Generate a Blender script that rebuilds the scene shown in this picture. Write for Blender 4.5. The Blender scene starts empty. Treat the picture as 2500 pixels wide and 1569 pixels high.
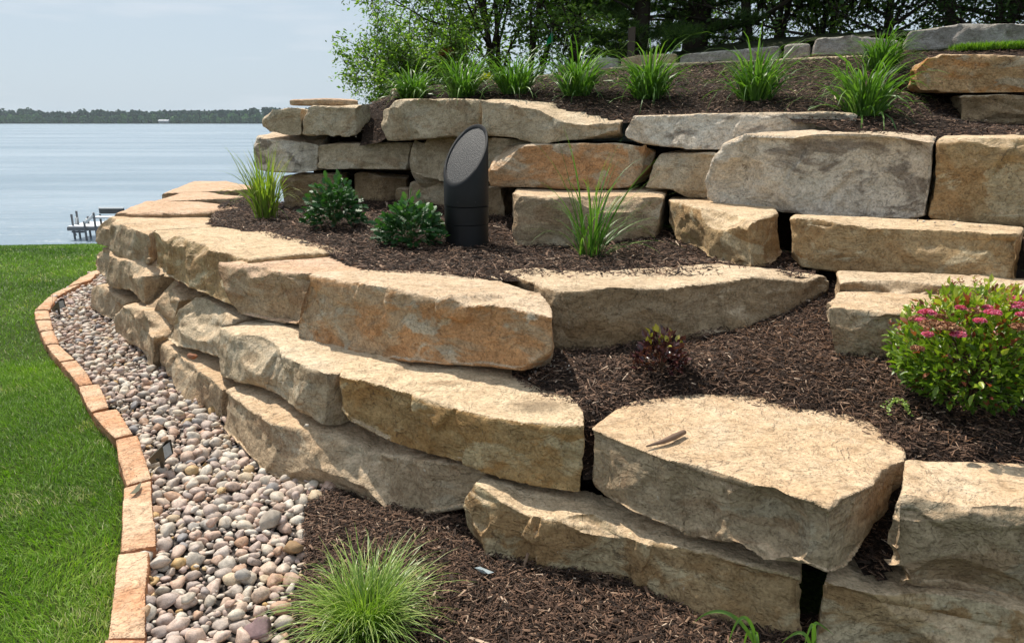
import bpy, bmesh, math, random
import numpy as np
from mathutils import Vector, Matrix

random.seed(7)
SC = bpy.context.scene
COL = SC.collection

# ------------------------------------------------------------------ camera, sky, sun, exposure
PITCH = math.radians(15.2)
FPX = 1805.0            # focal length in pixels of the 2500 px wide photograph
EYE = 1.6
cam_d = bpy.data.cameras.new('camera')
cam_d.lens = 26.0; cam_d.sensor_width = 36.0
cam_d.lens = FPX / 2500.0 * 36.0
cam_d.clip_start = 0.05; cam_d.clip_end = 9000
cam = bpy.data.objects.new('camera', cam_d); COL.objects.link(cam)
cam.location = (0, 0, EYE); cam.rotation_euler = (math.pi/2 - PITCH, 0, 0)
SC.camera = cam

SUN_EL = math.radians(56); SUN_AZ = math.radians(-36)      # azimuth measured from +Y towards +X
sun_dir = Vector((math.sin(SUN_AZ)*math.cos(SUN_EL), math.cos(SUN_AZ)*math.cos(SUN_EL), math.sin(SUN_EL)))
W = bpy.data.worlds.new('World'); SC.world = W; W.use_nodes = True
wn = W.node_tree; wn.nodes.clear()
wo = wn.nodes.new('ShaderNodeOutputWorld'); bg = wn.nodes.new('ShaderNodeBackground')
sky = wn.nodes.new('ShaderNodeTexSky'); sky.sky_type = 'NISHITA'; sky.sun_disc = False
sky.sun_elevation = SUN_EL; sky.sun_rotation = SUN_AZ
sky.air_density = 1.0; sky.dust_density = 2.0; sky.ozone_density = 1.6; sky.altitude = 200
bg.inputs['Strength'].default_value = 0.085
# faint thin clouds low over the lake, laid on the sky by direction
tc = wn.nodes.new('ShaderNodeTexCoord'); mp = wn.nodes.new('ShaderNodeMapping')
mp.inputs['Scale'].default_value = (2.2, 2.2, 17)
cn = wn.nodes.new('ShaderNodeTexNoise'); cn.inputs['Scale'].default_value = 2.3; cn.inputs['Detail'].default_value = 7
cr = wn.nodes.new('ShaderNodeValToRGB'); cr.color_ramp.elements[0].position = .52; cr.color_ramp.elements[1].position = .72
cr.color_ramp.elements[1].color = (.45, .45, .45, 1)
hz = wn.nodes.new('ShaderNodeMix'); hz.data_type = 'RGBA'; hz.inputs[0].default_value = 0.84
hz.inputs[7].default_value = (6.3, 7.5, 8.6, 1)        # thin high haze veils the blue
cm = wn.nodes.new('ShaderNodeMix'); cm.data_type = 'RGBA'; cm.inputs[7].default_value = (8.6, 9.0, 9.6, 1)
L = wn.links.new
L(tc.outputs['Generated'], mp.inputs[0]); L(mp.outputs[0], cn.inputs['Vector']); L(cn.outputs['Fac'], cr.inputs[0])
L(sky.outputs[0], hz.inputs[6]); L(hz.outputs[2], cm.inputs[6]); L(cr.outputs[0], cm.inputs[0])
L(cm.outputs[2], bg.inputs['Color']); L(bg.outputs[0], wo.inputs[0])

sd = bpy.data.lights.new('sun', 'SUN'); sd.energy = 4.9; sd.angle = math.radians(0.6); sd.color = (1, .93, .82)
so = bpy.data.objects.new('sun', sd); COL.objects.link(so)
so.rotation_euler = sun_dir.to_track_quat('Z', 'Y').to_euler(); so.location = (-20, 30, 40)
SC.view_settings.view_transform = 'Standard'; SC.view_settings.look = 'None'
SC.view_settings.gamma = 1; SC.view_settings.use_curve_mapping = False
SC.view_settings.exposure = 0.18
SC.cycles.max_bounces = 5; SC.cycles.diffuse_bounces = 3; SC.cycles.glossy_bounces = 2
SC.cycles.transmission_bounces = 3; SC.cycles.transparent_max_bounces = 4
SC.cycles.use_adaptive_sampling = True; SC.cycles.adaptive_threshold = .02

# ------------------------------------------------------------------ measuring helpers
def ray(u, v):
    a = (u-1250)/FPX; b = (784.5-v)/FPX
    return np.array([a, b*math.sin(PITCH)+math.cos(PITCH), b*math.cos(PITCH)-math.sin(PITCH)])
def at_z(u, v, z):
    r = ray(u, v); t = (z-EYE)/r[2]
    return np.array([r[0]*t, r[1]*t, z])
def at_y(u, v, Y):
    r = ray(u, v); t = Y/r[1]
    return np.array([r[0]*t, Y, EYE+r[2]*t])
def px_of(p):
    p = np.atleast_2d(p); y = p[:, 1]; z = p[:, 2]-EYE
    fw = y*math.cos(PITCH)-z*math.sin(PITCH); up = y*math.sin(PITCH)+z*math.cos(PITCH)
    fw = np.where(fw < .05, .05, fw)
    return 1250+FPX*p[:, 0]/fw, 784.5-FPX*up/fw

def hash3(ix, iy, iz, seed):
    with np.errstate(over='ignore'):
        h = (ix.astype(np.uint32)*np.uint32(374761393) + iy.astype(np.uint32)*np.uint32(668265263)
             + iz.astype(np.uint32)*np.uint32(2147483647) ^ np.uint32((seed*1274126177) & 0xffffffff))
        h = (h ^ (h >> np.uint32(13)))*np.uint32(1274126177)
        h = (h ^ (h >> np.uint32(15)))*np.uint32(2246822519)
        h = h ^ (h >> np.uint32(16))
    return h.astype(np.float64)/4294967295.0*2-1
def vnoise(p, seed=0):
    i = np.floor(p).astype(np.int64); f = p-i; f = f*f*(3-2*f)
    x, y, z = i[:, 0], i[:, 1], i[:, 2]; r = 0
    for dx in (0, 1):
        wx = f[:, 0] if dx else 1-f[:, 0]
        for dy in (0, 1):
            wy = f[:, 1] if dy else 1-f[:, 1]
            for dz in (0, 1):
                wz = f[:, 2] if dz else 1-f[:, 2]
                r = r + wx*wy*wz*hash3(x+dx, y+dy, z+dz, seed)
    return r
def fbm(p, seed=0, o=4):
    s = 0; a = 1; t = 0
    for k in range(o):
        s = s+a*vnoise(p*(2.03**k)+k*17.3, seed+k); t += a; a *= .5
    return s/t
def sstep(a, b, x):
    t = np.clip((x-a)/(b-a), 0, 1); return t*t*(3-2*t)

# ------------------------------------------------------------------ objects and tags
def tag(o, label=None, cat=None, group=None, kind=None):
    if label: o['label'] = label
    if cat: o['category'] = cat
    if group: o['group'] = group
    if kind: o['kind'] = kind
    return o
def thing(name, label, cat, loc=(0, 0, 0), group=None):
    o = bpy.data.objects.new(name, None); COL.objects.link(o); o.location = tuple(loc); o.empty_display_size = .1
    return tag(o, label, cat, group)
def link(name, me, parent=None, loc=None):
    """mesh in world coordinates -> object, origin moved to loc (or the parent's)."""
    o = bpy.data.objects.new(name, me); COL.objects.link(o)
    if parent is not None:
        o.parent = parent
    return o
def npmesh(name, V, F, mat=None, tint=None, smooth=False, origin=None, uvw=None):
    V = np.asarray(V, np.float64).reshape(-1, 3); F = np.asarray(F, np.int32)
    if origin is not None: V = V-np.asarray(origin)
    me = bpy.data.meshes.new(name)
    n, k = F.shape
    me.vertices.add(len(V)); me.vertices.foreach_set('co', V.astype(np.float32).ravel())
    me.loops.add(n*k); me.loops.foreach_set('vertex_index', F.ravel())
    me.polygons.add(n); me.polygons.foreach_set('loop_start', np.arange(0, n*k, k, dtype=np.int32))
    if smooth: me.polygons.foreach_set('use_smooth', np.ones(n, bool))
    if tint is not None:
        a = me.attributes.new('tint', 'FLOAT', 'POINT'); a.data.foreach_set('value', np.asarray(tint, np.float32))
    me.update(calc_edges=True); me.validate()
    if mat: me.materials.append(mat)
    return me
def part(name, V, F, mat, parent=None, tint=None, smooth=False):
    origin = parent_world(parent) if parent is not None else None
    return link(name, npmesh(name, V, F, mat, tint, smooth, origin), parent)
def parent_world(p):
    l = np.zeros(3)
    while p is not None:
        l = l+np.array(p.location); p = p.parent
    return l

def solid(name, V, F, mat, parent=None, smooth=False, bevel=0):
    """V,F python lists with mixed polygons, world coordinates"""
    me = bpy.data.meshes.new(name)
    o0 = parent_world(parent) if parent is not None else np.zeros(3)
    me.from_pydata([tuple(np.array(v)-o0) for v in V], [], F); me.update()
    if bevel:
        bm = bmesh.new(); bm.from_mesh(me); bmesh.ops.recalc_face_normals(bm, faces=bm.faces)
        bmesh.ops.bevel(bm, geom=bm.edges[:], offset=bevel, segments=2, affect='EDGES', profile=.6)
        bm.to_mesh(me); bm.free()
    if smooth:
        for p in me.polygons: p.use_smooth = True
    me.materials.append(mat)
    return link(name, me, parent)
def box_vf(c, s, rz=0, tilt=None):
    c = np.array(c); s = np.array(s)/2
    R = np.array(Matrix.Rotation(rz, 3, 'Z'))
    if tilt is not None: R = R @ np.array(tilt)
    V = [c+R@(np.array([a, b, d])*s) for a in (-1, 1) for b in (-1, 1) for d in (-1, 1)]
    F = [(0, 1, 3, 2), (4, 6, 7, 5), (0, 4, 5, 1), (2, 3, 7, 6), (0, 2, 6, 4), (1, 5, 7, 3)]
    return V, F
def tube_vf(pts, rad, n=8, cap=True):
    pts = [np.array(p, float) for p in pts]; V = []; F = []
    if not hasattr(rad, '__len__'): rad = [rad]*len(pts)
    prev = None
    for i, p in enumerate(pts):
        t = pts[min(i+1, len(pts)-1)]-pts[max(i-1, 0)]; t = t/(np.linalg.norm(t)+1e-9)
        a = np.cross(t, [0, 0, 1.0] if abs(t[2]) < .9 else [1.0, 0, 0]) if prev is None else prev-t*np.dot(prev, t)
        a = a/(np.linalg.norm(a)+1e-9); prev = a; b = np.cross(t, a)
        for k in range(n):
            an = 2*math.pi*k/n; V.append(p+rad[i]*(a*math.cos(an)+b*math.sin(an)))
    for i in range(len(pts)-1):
        for k in range(n):
            k2 = (k+1) % n; F.append((i*n+k, i*n+k2, (i+1)*n+k2, (i+1)*n+k))
    if cap: F.append(tuple(range(n-1, -1, -1))); F.append(tuple((len(pts)-1)*n+k for k in range(n)))
    return V, F

# ------------------------------------------------------------------ materials
def srgb(r, g, b):
    f = lambda c: (c/255/12.92) if c/255 <= .04045 else ((c/255+.055)/1.055)**2.4
    return (f(r), f(g), f(b), 1)
class NT:
    def __init__(s, name):
        s.m = bpy.data.materials.new(name); s.m.use_nodes = True; s.t = s.m.node_tree
        s.t.nodes.clear(); s.out = s.n('ShaderNodeOutputMaterial')
    def n(s, ty, **kw):
        x = s.t.nodes.new(ty)
        for k, v in kw.items(): setattr(x, k, v)
        return x
    def l(s, a, b): s.t.links.new(a, b)
    def noise(s, vec, scale, detail=4, rough=.5, dist=0, out='Fac'):
        x = s.n('ShaderNodeTexNoise'); x.inputs['Scale'].default_value = scale; x.inputs['Detail'].default_value = detail
        x.inputs['Roughness'].default_value = rough; x.inputs['Distortion'].default_value = dist
        if vec is not None: s.l(vec, x.inputs['Vector'])
        return x.outputs[out]
    def ramp(s, fac, stops, interp='LINEAR'):
        x = s.n('ShaderNodeValToRGB'); x.color_ramp.interpolation = interp; e = x.color_ramp.elements
        while len(e) > 1: e.remove(e[-1])
        for i, (p, c) in enumerate(stops):
            if i == 0: e[0].position = p
            el = e[0] if i == 0 else e.new(p)
            el.color = c if hasattr(c, '__len__') else (c, c, c, 1)
        s.l(fac, x.inputs[0]); return x.outputs[0]
    def mix(s, fac, a, b, mode='MIX'):
        x = s.n('ShaderNodeMix', data_type='RGBA', blend_type=mode); x.clamp_result = False
        for inp, v in ((0, fac), (6, a), (7, b)):
            if isinstance(v, bpy.types.NodeSocket): s.l(v, x.inputs[inp])
            else: x.inputs[inp].default_value = v
        return x.outputs[2]
    def math(s, op, a, b=0.0, c=0.0):
        x = s.n('ShaderNodeMath', operation=op)
        for i, v in enumerate((a, b, c)):
            if isinstance(v, bpy.types.NodeSocket): s.l(v, x.inputs[i])
            else: x.inputs[i].default_value = v
        return x.outputs[0]
    def mapping(s, vec, scale=(1, 1, 1), rot=(0, 0, 0), loc=(0, 0, 0)):
        x = s.n('ShaderNodeMapping'); x.inputs['Scale'].default_value = scale; x.inputs['Rotation'].default_value = rot
        x.inputs['Location'].default_value = loc; s.l(vec, x.inputs[0]); return x.outputs[0]
    def bump(s, h, strength, dist, prev=None):
        x = s.n('ShaderNodeBump'); x.inputs['Strength'].default_value = strength; x.inputs['Distance'].default_value = dist
        s.l(h, x.inputs['Height'])
        if prev is not None: s.l(prev, x.inputs['Normal'])
        return x.outputs[0]
    def bsdf(s, col, rough=.9, spec=.3, normal=None, metal=0):
        x = s.n('ShaderNodeBsdfPrincipled')
        for k, v in (('Base Color', col), ('Roughness', rough), ('Specular IOR Level', spec), ('Metallic', metal)):
            if isinstance(v, bpy.types.NodeSocket): s.l(v, x.inputs[k])
            else: x.inputs[k].default_value = v
        if normal is not None: s.l(normal, x.inputs['Normal'])
        s.l(x.outputs[0], s.out.inputs[0]); return x

def rock_mat(name, face, stain, grey, top, top2, stain_amt=.5, grey_amt=.5, scale=1.0, spots=()):
    t = NT(name)
    tc = t.n('ShaderNodeTexCoord'); oi = t.n('ShaderNodeObjectInfo')
    off = t.math('MULTIPLY', oi.outputs['Random'], 37.0)
    va = t.n('ShaderNodeVectorMath', operation='ADD'); t.l(tc.outputs['Object'], va.inputs[0]); t.l(off, va.inputs[1])
    v = va.outputs[0]
    geo = t.n('ShaderNodeNewGeometry'); sep = t.n('ShaderNodeSeparateXYZ'); t.l(geo.outputs['Normal'], sep.inputs[0])
    vw = t.mapping(v, (1, 1, 2.2)); vs = t.mapping(v, (7, 7, 30), rot=(.10, -.07, 0))
    big = t.noise(vw, 2.6*scale, 6, .6, .8); big2 = t.noise(t.mapping(v, (1, 1, 1.6), loc=(9, 4, 2)), 3.6*scale, 6, .62, .6)
    strata = t.noise(vs, 1.5, 6, .68, .9); fine = t.noise(v, 95, 4, .65); mid = t.noise(v, 19, 6, .7, .4)
    fc = t.mix(t.ramp(big, [(.60-.20*stain_amt, 0), (.67-.20*stain_amt, .85), (.80, 1)]), face, stain)
    fc = t.mix(t.ramp(big2, [(.62-.18*grey_amt, 0), (.675-.18*grey_amt, .9), (.8, 1)]), fc, grey)
    fc = t.mix(1.0, fc, t.ramp(strata, [(.28, (.80, .78, .75, 1)), (.45, (.98, .98, .98, 1)), (.62, (1.07, 1.07, 1.07, 1))]), 'MULTIPLY')
    # pale scuffs from the quarry and dark grains
    scuff = t.ramp(t.noise(t.mapping(v, (1, 1, 1.3), rot=(.5, .7, .3)), 13, 8, .72, 1.5), [(.655, 0), (.70, 1)])
    scuff2 = t.ramp(t.noise(t.mapping(v, (1, 1, .33), rot=(.1, .2, .3)), 24, 5, .6, 2.2), [(.69, 0), (.72, 1)])
    fc = t.mix(t.math('MULTIPLY', t.math('MAXIMUM', scuff, scuff2), .5), fc, (.60, .54, .45, 1))
    flake = t.ramp(t.noise(t.mapping(v, (1, 1, 1.5)), 4.2, 7, .60, .5), [(.30, 0), (.345, .18), (.40, .2), (.425, .38), (.47, .4), (.49, .58), (.545, .6), (.56, .78), (.62, .8), (.64, 1)])
    ed = t.n('ShaderNodeTexVoronoi', feature='DISTANCE_TO_EDGE'); ed.inputs['Scale'].default_value = 2.3
    wv = t.n('ShaderNodeVectorMath', operation='ADD'); wsc = t.n('ShaderNodeVectorMath', operation='SCALE'); wsc.inputs['Scale'].default_value = .5
    t.l(t.noise(v, 4, 5, .6, 0, 'Color'), wsc.inputs[0]); t.l(v, wv.inputs[0]); t.l(wsc.outputs[0], wv.inputs[1]); t.l(wv.outputs[0], ed.inputs['Vector'])
    crack = t.math('MULTIPLY', t.ramp(ed.outputs['Distance'], [(0, 1), (.012, 0)]), t.ramp(t.noise(v, 3.0, 2), [(.5, 0), (.6, 1)]))
    fc = t.mix(1.0, fc, t.ramp(flake, [(0, (.80, .78, .75, 1)), (.4, (1, 1, 1, 1)), (1, (1.12, 1.12, 1.13, 1))]), 'MULTIPLY')
    tw = t.mapping(v, (1.2, 4.2, 1.2), rot=(0, 0, .5))
    n2 = t.noise(tw, 7, 7, .62, .9); n3 = t.noise(v, 2.6, 7, .66, .8)
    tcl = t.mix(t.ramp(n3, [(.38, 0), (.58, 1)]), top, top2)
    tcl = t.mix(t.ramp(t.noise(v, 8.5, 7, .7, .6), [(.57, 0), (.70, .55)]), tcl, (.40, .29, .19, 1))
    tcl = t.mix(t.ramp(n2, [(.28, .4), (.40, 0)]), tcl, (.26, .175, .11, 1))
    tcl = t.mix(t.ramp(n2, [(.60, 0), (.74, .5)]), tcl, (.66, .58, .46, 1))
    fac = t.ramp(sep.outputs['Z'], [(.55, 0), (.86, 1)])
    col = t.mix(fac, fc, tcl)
    for (c_, r_, sc, sq) in spots:
        vs_ = t.n('ShaderNodeVectorMath', operation='SUBTRACT'); t.l(geo.outputs['Position'], vs_.inputs[0]); vs_.inputs[1].default_value = tuple(c_)
        vm_ = t.n('ShaderNodeVectorMath', operation='MULTIPLY'); t.l(vs_.outputs[0], vm_.inputs[0]); vm_.inputs[1].default_value = sq
        vl_ = t.n('ShaderNodeVectorMath', operation='LENGTH'); t.l(vm_.outputs[0], vl_.inputs[0])
        dd_ = t.math('MULTIPLY_ADD', t.noise(v, 22, 5, .65), r_*1.6, t.math('SUBTRACT', vl_.outputs['Value'], r_*.8))
        mr_ = t.n('ShaderNodeMapRange'); mr_.inputs['From Min'].default_value = r_*.45; mr_.inputs['From Max'].default_value = r_*1.15
        mr_.inputs['To Min'].default_value = .75; mr_.inputs['To Max'].default_value = 0; t.l(dd_, mr_.inputs['Value'])
        col = t.mix(mr_.outputs[0], col, sc)
    col = t.mix(1.0, col, t.ramp(mid, [(.30, (.68, .65, .61, 1)), (.5, (1, 1, 1, 1)), (.70, (1.17, 1.17, 1.17, 1))]), 'MULTIPLY')
    col = t.mix(1.0, col, t.ramp(fine, [(.33, (.70, .68, .65, 1)), (.5, (1, 1, 1, 1)), (.67, (1.16, 1.16, 1.16, 1))]), 'MULTIPLY')
    col = t.mix(t.math('MULTIPLY', crack, .65), col, (.09, .06, .04, 1))
    rdn = t.n('ShaderNodeTexNoise', noise_type='RIDGED_MULTIFRACTAL'); rdn.inputs['Scale'].default_value = 9; rdn.inputs['Detail'].default_value = 7; rdn.inputs['Roughness'].default_value = .62
    t.l(wv.outputs[0], rdn.inputs['Vector']); rdg = rdn.outputs['Fac']
    b = t.bump(mid, .8, .026); b = t.bump(rdg, .16, .008, b); b = t.bump(flake, .9, .026, b); b = t.bump(strata, .5, .010, b); b = t.bump(n2, .4, .007, b); b = t.bump(fine, .55, .0035, b)
    b = t.bump(crack, -.6, .01, b)
    t.bsdf(col, .88, .25, b)
    return t.m
C = lambda r, g, b: (r, g, b, 1)
ROCK = {
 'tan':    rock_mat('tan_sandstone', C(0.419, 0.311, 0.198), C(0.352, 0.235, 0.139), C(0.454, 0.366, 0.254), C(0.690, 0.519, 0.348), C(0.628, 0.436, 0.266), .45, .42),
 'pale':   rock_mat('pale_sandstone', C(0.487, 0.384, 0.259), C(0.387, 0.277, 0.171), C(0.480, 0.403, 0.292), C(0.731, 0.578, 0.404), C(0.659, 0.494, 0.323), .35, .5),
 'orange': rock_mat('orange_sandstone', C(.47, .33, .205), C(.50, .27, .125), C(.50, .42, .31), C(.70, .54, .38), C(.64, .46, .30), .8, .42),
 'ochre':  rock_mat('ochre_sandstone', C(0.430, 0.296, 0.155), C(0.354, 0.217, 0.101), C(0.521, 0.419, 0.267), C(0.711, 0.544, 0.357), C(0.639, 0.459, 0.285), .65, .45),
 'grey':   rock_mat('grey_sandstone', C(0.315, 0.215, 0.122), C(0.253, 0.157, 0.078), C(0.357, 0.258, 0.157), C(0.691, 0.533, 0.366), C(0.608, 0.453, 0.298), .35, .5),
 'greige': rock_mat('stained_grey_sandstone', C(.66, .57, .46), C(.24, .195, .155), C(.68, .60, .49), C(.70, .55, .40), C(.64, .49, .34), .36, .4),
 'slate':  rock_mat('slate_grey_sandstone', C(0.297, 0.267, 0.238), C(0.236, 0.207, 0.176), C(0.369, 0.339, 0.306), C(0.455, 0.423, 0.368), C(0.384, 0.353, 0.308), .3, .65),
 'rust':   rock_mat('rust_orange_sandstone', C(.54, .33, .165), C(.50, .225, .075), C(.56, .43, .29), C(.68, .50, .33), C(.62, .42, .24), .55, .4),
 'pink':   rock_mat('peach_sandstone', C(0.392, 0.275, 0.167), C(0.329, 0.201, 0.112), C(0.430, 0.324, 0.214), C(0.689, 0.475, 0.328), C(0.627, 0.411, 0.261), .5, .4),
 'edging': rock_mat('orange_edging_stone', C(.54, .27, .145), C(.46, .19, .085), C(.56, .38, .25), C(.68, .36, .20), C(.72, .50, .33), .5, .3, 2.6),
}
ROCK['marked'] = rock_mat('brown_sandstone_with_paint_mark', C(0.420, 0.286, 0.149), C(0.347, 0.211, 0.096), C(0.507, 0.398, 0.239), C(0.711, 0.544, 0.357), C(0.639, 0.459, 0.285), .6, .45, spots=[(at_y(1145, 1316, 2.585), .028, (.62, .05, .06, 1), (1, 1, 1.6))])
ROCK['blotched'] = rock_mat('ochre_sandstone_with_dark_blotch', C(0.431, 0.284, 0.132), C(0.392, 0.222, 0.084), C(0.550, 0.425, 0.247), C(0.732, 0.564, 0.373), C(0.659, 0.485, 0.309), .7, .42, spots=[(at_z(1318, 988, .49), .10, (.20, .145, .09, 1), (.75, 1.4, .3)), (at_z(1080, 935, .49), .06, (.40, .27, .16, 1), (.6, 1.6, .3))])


# ------------------------------------------------------------------ rocks
DG = None
def remesh(V, F, voxel):
    me = bpy.data.meshes.new('tmp'); me.from_pydata([tuple(v) for v in V], [], F); me.update()
    bm = bmesh.new(); bm.from_mesh(me); bmesh.ops.triangulate(bm, faces=[f for f in bm.faces if len(f.verts) > 4])
    bmesh.ops.recalc_face_normals(bm, faces=bm.faces); bm.to_mesh(me); bm.free()
    o = bpy.data.objects.new('tmp', me); COL.objects.link(o)
    m = o.modifiers.new('r', 'REMESH'); m.mode = 'VOXEL'; m.voxel_size = voxel; m.adaptivity = 0
    sm_ = o.modifiers.new('s', 'SMOOTH'); sm_.factor = .5; sm_.iterations = 2
    dg = bpy.context.evaluated_depsgraph_get()
    ev = bpy.data.meshes.new_from_object(o.evaluated_get(dg))
    bpy.data.objects.remove(o); bpy.data.meshes.remove(me)
    return ev
def carve(co, c, r, ctr_in):
    """knock a shallow scallop off: points inside the ball are pushed to its surface"""
    d = co-c; L = np.linalg.norm(d, axis=1); m = L < r
    wob = 1+.004/r*vnoise(co[m]*26, 5)
    co[m] = c+d[m]/L[m][:, None]*(r*wob)[:, None] if m.any() else co[m]
def make_rock(name, top, bot, mat, parent, nfront, voxel=None, seed=0, amp=1.0, chips=14, carves=(), label=None, slope_cuts=()):
    top = [np.array(p, float) for p in top]; bot = [np.array(p, float) for p in bot]
    n = len(top); V = top+bot
    F = [tuple(range(n)), tuple(range(2*n-1, n-1, -1))]+[(i, i+n, (i+1) % n+n, (i+1) % n) for i in range(n)]
    yd = np.mean([p[1] for p in top[:nfront]])
    if voxel is None: voxel = min(max(.0033*yd, .0072), .03)
    me = remesh(V, F, voxel)
    N = len(me.vertices)
    co = np.empty(N*3, np.float32); me.vertices.foreach_get('co', co); co = co.reshape(-1, 3).astype(np.float64)
    me.vertices.foreach_get
    no = np.empty(N*3, np.float32); me.vertex_normals.foreach_get('vector', no); no = no.reshape(-1, 3).astype(np.float64)
    rng = np.random.default_rng(seed*101+11)
    s = seed*13+3; ofs = rng.uniform(-50, 50, 3)
    P = co+ofs
    # scallops knocked off along the front edge and front face
    ctr = np.mean(V, axis=0)
    fr = top[:nfront]; fb = bot[:nfront]
    for k in range(chips):
        t = rng.uniform(0, nfront-1.001); i = int(t); f = t-i
        a = fr[i]*(1-f)+fr[i+1]*f; b = fb[i]*(1-f)+fb[i+1]*f
        tn = fr[i+1]-fr[i]; tn /= np.linalg.norm(tn)+1e-9
        out = np.array([tn[1], -tn[0], 0]); out /= np.linalg.norm(out)+1e-9
        if np.dot(out, a-ctr) < 0: out = -out
        kind = rng.random()
        if kind < .55:
            dr = out*rng.uniform(.5, 1)+np.array([0, 0, rng.uniform(.3, .9)]); p = a
        elif kind < .8:
            dr = out+np.array([0, 0, rng.uniform(-.3, .3)]); p = a*(1-.5)+b*.5; p = a+(b-a)*rng.uniform(.2, .9)
        else:
            dr = out+np.array([0, 0, -rng.uniform(.3, .8)]); p = b
        dr = dr+tn*rng.uniform(-.5, .5); dr /= np.linalg.norm(dr)
        r = rng.choice([rng.uniform(.035, .12), rng.uniform(.12, .9)]); dep = rng.uniform(.003, .011)*amp*(1+r)
        carve(co, p+dr*(r-dep), r, None)
    for (u, v, Y, r, dep, dr) in carves:
        dr = np.array(dr, float); dr /= np.linalg.norm(dr)
        carve(co, at_y(u, v, Y)+dr*(r-dep), r, None)
    ws = 1-sstep(.55, .9, np.abs(no[:, 2])); wt = sstep(.6, .95, no[:, 2])
    ne = len(me.edges); ed_ = np.empty(ne*2, np.int32); me.edges.foreach_get('vertices', ed_); ed_ = ed_.reshape(-1, 2)
    deg = np.bincount(ed_.ravel(), minlength=N)+1e-9
    def relax(x, k):
        for _ in range(k): x = .4*x+.6*(np.bincount(ed_[:, 0], x[ed_[:, 1]], N)+np.bincount(ed_[:, 1], x[ed_[:, 0]], N))/deg
        return x
    ws = relax(ws, 3); wt = relax(wt, 3)
    for ax in range(3): no[:, ax] = relax(no[:, ax], 2)
    no /= np.linalg.norm(no, axis=1)[:, None]+1e-9
    big = fbm(P*3.2, s, 3)
    lay = fbm(P*np.array([1.7, 1.7, 3.4]), s+9, 3)*5.0      # flaked terraces
    fl = np.floor(lay); lay = (fl+sstep(0, .10, lay-fl))/5.0
    strat = vnoise(np.c_[P[:, 0]*1.5, P[:, 1]*1.5, P[:, 2]*34+2*big], s+20)
    med = fbm(P*11, s+30, 4); fin = fbm(P*38, s+40, 2)
    # broad split facets meeting in ridges
    ext = co.max(0)-co.min(0); K = int(np.clip(ext[0]*ext[2]/.028, 8, 50))
    cs = co[rng.integers(0, N, K)]; gr = rng.normal(0, .125, (K, 3)); hk = rng.normal(0, .004, K)
    Pw = co+.025*np.c_[vnoise(P*9, s+70), vnoise(P*9, s+71), vnoise(P*9, s+72)]
    best = np.full(N, 1e9); D = np.stack([((Pw-cs[k])**2).sum(1) for k in range(K)], 1)
    near = np.argpartition(D, 2, axis=1)[:, :3]
    for j in range(3):
        kk = near[:, j]; best = np.minimum(best, ((Pw-cs[kk])*gr[kk]).sum(1)+hk[kk])
    facet = np.clip(best, -.026, .010)
    def ridged(q, sd, o):
        t_ = 0; a_ = 1; w_ = 0
        for k in range(o): t_ = t_+a_*(1-2*np.abs(vnoise(q*(2.1**k)+k*9.7, sd+k))); w_ += a_; a_ *= .5
        return t_/w_
    wq = P+.05*np.c_[vnoise(P*6, s+81), vnoise(P*6, s+82), vnoise(P*6, s+83)]
    rg = ridged(wq*np.array([3.6, 3.6, 5.5]), s+90, 4)
    rf = ridged(wq*np.array([13, 13, 19]), s+95, 3)
    d = ws*(.012*(rg-.2)+.0035*rf)
    d = d+ws*(.004*big+.9*facet+.020*lay+.0028*strat+.0055*med+.0036*fin)
    rip = fbm(P*np.array([4, 13, 6]), s+50, 3)
    lt = fbm(P*2.6, s+60, 3)*4; fl = np.floor(lt); lt = (fl+sstep(0, .12, lt-fl))/4
    d = d+wt*(.005*big+.014*lt+.0035*rip+.0016*fin+.002*rf)
    d = d*amp*min(1, .6+yd*.12)
    d = relax(d, 1)
    co = co+no*d[:, None]
    o0 = parent_world(parent)
    me.vertices.foreach_set('co', (co-o0).astype(np.float32).ravel())
    me.polygons.foreach_set('use_smooth', np.ones(len(me.polygons), bool))
    me.update(); me.set_sharp_from_angle(angle=math.radians(34)); me.materials.clear(); me.materials.append(ROCK[mat]); me.name = name
    # own origin for the stone
    c = co.mean(axis=0)-o0; c[2] = co[:, 2].min()-o0[2]
    me.transform(Matrix.Translation(-Vector(c)))
    o = link(name, me, parent); o.location = Vector(c)
    if label: o['label'] = label
    return o

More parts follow.
